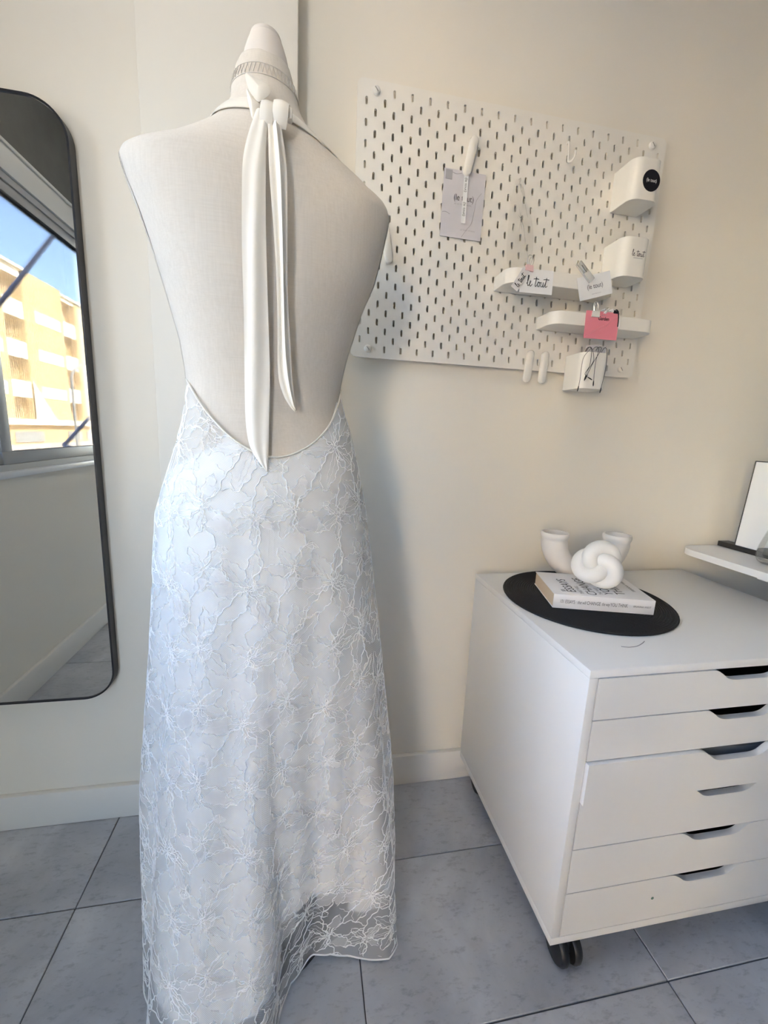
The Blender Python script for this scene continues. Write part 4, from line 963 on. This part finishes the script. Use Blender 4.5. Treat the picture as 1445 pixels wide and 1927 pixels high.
# cords and pouch in the lowest container
pu = thing('clear_pouch', 'small clear plastic pouch standing in the lowest pegboard container', 'pouch', (.715, -.07, 1.2))
solid(MB().grid([[(.690+.060*a, -.070-.006*math.sin(a*5), 1.175+b*(.090+.004*a)) for a in np.linspace(0, 1, 9)] for b in np.linspace(0, 1, 6)]), .0006).build('pouch_sheet', mat('milky_film', (.78, .78, .82, 1), .25, alpha=.55), pu)
for i, (ln, lb) in enumerate([
  ([(.689, -.062, 1.235), (.687, -.080, 1.256), (.684, -.0965, 1.252), (.667, -.0975, 1.228), (.6655, -.0975, 1.180), (.6635, -.0975, 1.160)], 'thin black cord hanging furthest left from the lowest container'),
  ([(.692, -.062, 1.235), (.690, -.080, 1.257), (.688, -.0965, 1.252), (.6955, -.0975, 1.226), (.6835, -.0975, 1.203), (.679, -.0975, 1.186)], 'thin black cord looping beside the leftmost one on the lowest container'),
  ([(.704, -.062, 1.235), (.705, -.080, 1.258), (.706, -.0965, 1.253), (.7015, -.0975, 1.22), (.703, -.0975, 1.175)], 'thin black cord hanging straight in the middle of the lowest container'),
  ([(.733, -.062, 1.235), (.731, -.080, 1.258), (.7285, -.0965, 1.252), (.7315, -.0975, 1.212), (.7255, -.0975, 1.160)], 'thin black cord hanging furthest right from the lowest container'),
  ([(.687, -.062, 1.235), (.686, -.080, 1.256), (.685, -.0985, 1.251), (.686, -.0990, 1.214), (.676, -.0990, 1.193), (.689, -.0990, 1.184)], 'short black cord with hooked end on the lowest container'),
  ([(.715, -.062, 1.235), (.714, -.080, 1.258), (.712, -.0985, 1.253), (.694, -.0990, 1.22), (.681, -.0990, 1.188)], 'black cord crossing slantwise over the others on the lowest container')]):
    t = thing('black_cord', lb, 'cord', ln[0], 'black cords in the lowest container')
    p_ = catmull(ln, 6); MB().tube([tuple(q) for q in p_], .00055, 5).build('cord_strand', BLACKP, t)
    d_ = Vector(p_[-1])-Vector(p_[-4]); d_.normalize(); e_ = Vector(p_[-1])
    MB().tube([e_-d_*.004, e_, e_+d_*.005, e_+d_*.009], [.0009, .0014, .0014, .0008], 7).build('cord_tip', BLACKP, t)

# ------------------------------------------------------------------ desk at the right with stand and glass
DZ = .735
dk = thing('white_desk', 'white desk top with rounded corner beside the drawer unit', 'desk', (1.40, -.6, 0))
x0, x1, y0, y1, r = 1.118, XR-.003, -1.10, -.012, .055
ol = [(x1, y1)]+[(x0+r+r*math.cos(math.radians(a)), y1-r+r*math.sin(math.radians(a))) for a in range(90, 181, 10)]+[(x0+r+r*math.cos(math.radians(a)), y0+r+r*math.sin(math.radians(a))) for a in range(180, 271, 10)]+[(x1, y0)]
MB().prism(ol, ((0, 0, DZ-.018), (1, 0, 0), (0, 1, 0), (0, 0, 1)), 0, .018).build('desk_top', WHITE, dk, smooth=30)
for x, y in ((1.20, -.265), (1.20, -.98), (1.68, -.12), (1.68, -.98)):
    if y == -.265: continue
    MB().box(x-.02, x+.02, y-.02, y+.02, 0, DZ-.018, bev=.003).build('leg', WHITE, dk)
MB().box(1.150, 1.70, -.30, -.225, DZ-.030, DZ-.018, bev=.002).build('cross_bar', WHITE, dk)
sg_ = thing('sign_stand', 'blank white board with thin black outline leaning in a black base on the desk', 'sign', (1.28, -.1, DZ))
MB().box(1.262, 1.300, -.40, -.016, DZ+.0004, DZ+.0155, bev=.001).build('stand_base', BLACKP, sg_)
def lean_plate(xb, y0_, y1_, z0_, z1_, t, dx, mm, nm, par):
    vs = [(xb+(dx if z > z0_ else 0)+s_, y, z) for s_ in (0, t) for y in (y0_, y1_) for z in (z0_, z1_)]
    return MB().add(vs, [(0, 1, 3, 2), (4, 5, 7, 6), (0, 1, 5, 4), (2, 3, 7, 6), (0, 2, 6, 4), (1, 3, 7, 5)]).build(nm, mm, par, smooth=0)
za, zb_ = DZ+.0155, .9975
lean_plate(1.2505+.016, -.35, -.064, za, zb_, .010, .014, PAPER, 'board', sg_)
ed = MB(); 
for yy in (-.0645, -.35): ed.tube([(1.2655, yy, za), (1.2725, yy, (za+zb_)/2), (1.2795, yy, zb_)], .0014, 5)
ed.tube([(1.2795, -.0645, zb_), (1.2795, -.2, zb_), (1.2795, -.35, zb_)], .0014, 5); ed.build('black_outline', BLACKM, sg_)
lean_plate(1.281, -.345, -.058, za, zb_-.004, .004, .014, mat('pinkish_card', (.72, .62, .58, 1), .6), 'backing_card', sg_)
gv = thing('glass_vase', 'clear rounded glass vase on the desk at the picture edge', 'vase', (1.222, -.205, DZ))
gp = [(.0001, .0006), (.026, .0006), (.034, .006), (.0385, .016), (.0395, .028), (.036, .048), (.028, .078), (.0225, .098), (.0225, .106), (.0245, .112), (.0232, .112), (.0208, .105), (.0208, .098), (.0265, .077), (.0345, .048), (.0378, .028), (.036, .016), (.030, .009), (.0001, .0065)]
MB().lathe(gp, (1.222, -.205, DZ), 40).build('glass_body', CLEAR, gv, smooth=60)
MB().lathe([(.0001, .028), (.0372, .028), (.0374, .031), (.036, .036), (.0001, .036)], (1.222, -.205, DZ), 40).build('dark_band', mat('dark_band_grey', (.10, .10, .095, 1), .6), gv)  # dark band inside the vase

# ------------------------------------------------------------------ outside, seen in the mirror
ground = MB().box(-60, -1.20, -110, 40, -1.35, -1.05).build('pavement', ASPH, smooth=0); struct(ground)
# block of flats across the street
FX = -22.0
ab = thing('apartment_block', 'sunlit cream block of flats with railed balconies and vertical louvres across the street', 'building', (FX, -42, -1.05))
bw = MB(); bw.box(FX-8, FX-.9, -62, -20, 1.0, 12.4); bw.build('wall', FAC, ab, smooth=0)
MB().box(FX-8, FX-.3, -62, -20, -1.05, .55).build('ground_floor', FACT, ab, smooth=0)
MB().box(FX-8, FX+.15, -62, -20, .5, .95).build('parapet_band', FACW, ab, smooth=0)
rfm = MB()
def balcony_bay(ya, yb, ztop):
    for k in range(4):
        zo = .92+3.0*k; zt = zo+1.72
        # solid white parapet below the next opening
        MB().box(FX-.9, FX, yb, ya, zt, zo+3.0 if k < 3 else ztop).build('parapet', FACW, ab, smooth=0)
        MB().box(FX-.9, FX-.85, yb+.1, ya-.1, zo, zt).build('balcony_recess', FACD, ab, smooth=0)
        rl_ = MB(); n_ = max(6, int((ya-yb)/.21))
        for i in range(n_+1):
            y = yb+(ya-yb)*i/n_; rl_.box(FX-.10, FX-.06, y-.022, y+.022, zo, zt)
        rl_.box(FX-.11, FX-.05, yb, ya, zo, zo+.06)
        o = rl_.build('balcony_railing', FACB, ab, smooth=0); o['kind'] = 'stuff'
def louver_bay(ya, yb, ztop, slant=False):
    MB().box(FX-.9, FX-.12, yb, ya, 1.0, ztop-.1).build('louvre_backing', FAC, ab, smooth=0)
    lv = MB(); n_ = int((ya-yb)/.19)
    for i in range(n_+1):
        y = yb+(ya-yb)*i/n_; z0 = 1.0
        if slant: z0 = 1.0+max(0, (3.2-1.1*(ya-y)))*.9
        lv.box(FX-.12, FX+.03, y-.032, y+.032, z0, ztop)
    o = lv.build('louvre_slats', FACL, ab, smooth=0); o['kind'] = 'stuff'
    for k in range(3):
        z = 2.75+3.0*k
        MB().box(FX+.03, FX+.06, yb+.5, ya-1.2, z, z+.95).build('infill_panel', FACW, ab, smooth=0)
    if slant:
        MB().prism([(-ya, .95), (-ya+2.9, .95), (-ya, 4.0)], ((FX+.035, 0, 0), (0, -1, 0), (0, 0, 1), (1, 0, 0)), 0, .03).build('slant_panel', FACW, ab, smooth=0)  # pale triangular panel below the slanted slats
balcony_bay(-30.6, -33.0, 11.8); louver_bay(-33.1, -36.3, 12.4); balcony_bay(-36.4, -38.7, 12.3); louver_bay(-38.9, -44.2, 12.45, True); balcony_bay(-44.35, -46.4, 12.1); louver_bay(-46.6, -52.0, 11.95); balcony_bay(-52.2, -54.5, 11.8)
MB().box(FX-8, FX+.25, -39.0, -20, 12.3, 12.5).build('roof_slab', FACW, ab, smooth=0)
MB().box(FX-8, FX+.2, -62, -44.3, 12.0, 12.18).build('roof_slab', FACW, ab, smooth=0)
for ya, yb in ((-36.5, -40.2), (-44.0, -46.5), (-47.4, -50)): MB().box(FX-.28, FX-.22, yb, ya, -.9, -.05).build('shop_window', FACG, ab, smooth=0)
# street lamp
lp_ = thing('street_lamp', 'curved grey street lamp post in front of the flats', 'street lamp', (-10, -19.89, -1.05))
MB().tube([tuple(q) for q in catmull([(-10, -19.89, -1.05), (-10, -19.89, .5), (-10, -19.89, 2.4), (-10, -19.92, 2.85), (-10, -20.04, 3.05), (-10, -20.34, 3.27), (-10, -21.06, 3.60)], 6)], .055, 8).build('lamp_post', LAMPM, lp_)
MB().box(-10.12, -9.88, -21.7, -21.0, 3.56, 3.68, bev=.03).build('lamp_head', LAMPM, lp_)
# folding awning arms outside the window
for lb, a, b in (('upper lilac painted awning arm slanting outside the window', (-1.35, -1.95, 2.16), (-1.35, -1.29, 1.52)), ('lower lilac painted awning arm slanting outside the window', (-1.35, -2.2, 1.14), (-1.35, -1.70, .885))):
    t = thing('awning_arm', lb, 'awning arm', b, 'awning arms')
    A_, B_ = Vector(a), Vector(b); MB().tube([A_, (A_+B_)/2, B_], .011, 10).build('arm_tube', ARM, t)
    E_ = Vector((XL-.121, B_.y+.44, B_.z-.085) if B_.z > 1 else (XL-.121, B_.y, .79))
    MB().tube([B_, (B_+E_)/2, E_], .011, 8).build('arm_bracket', ARM, t)
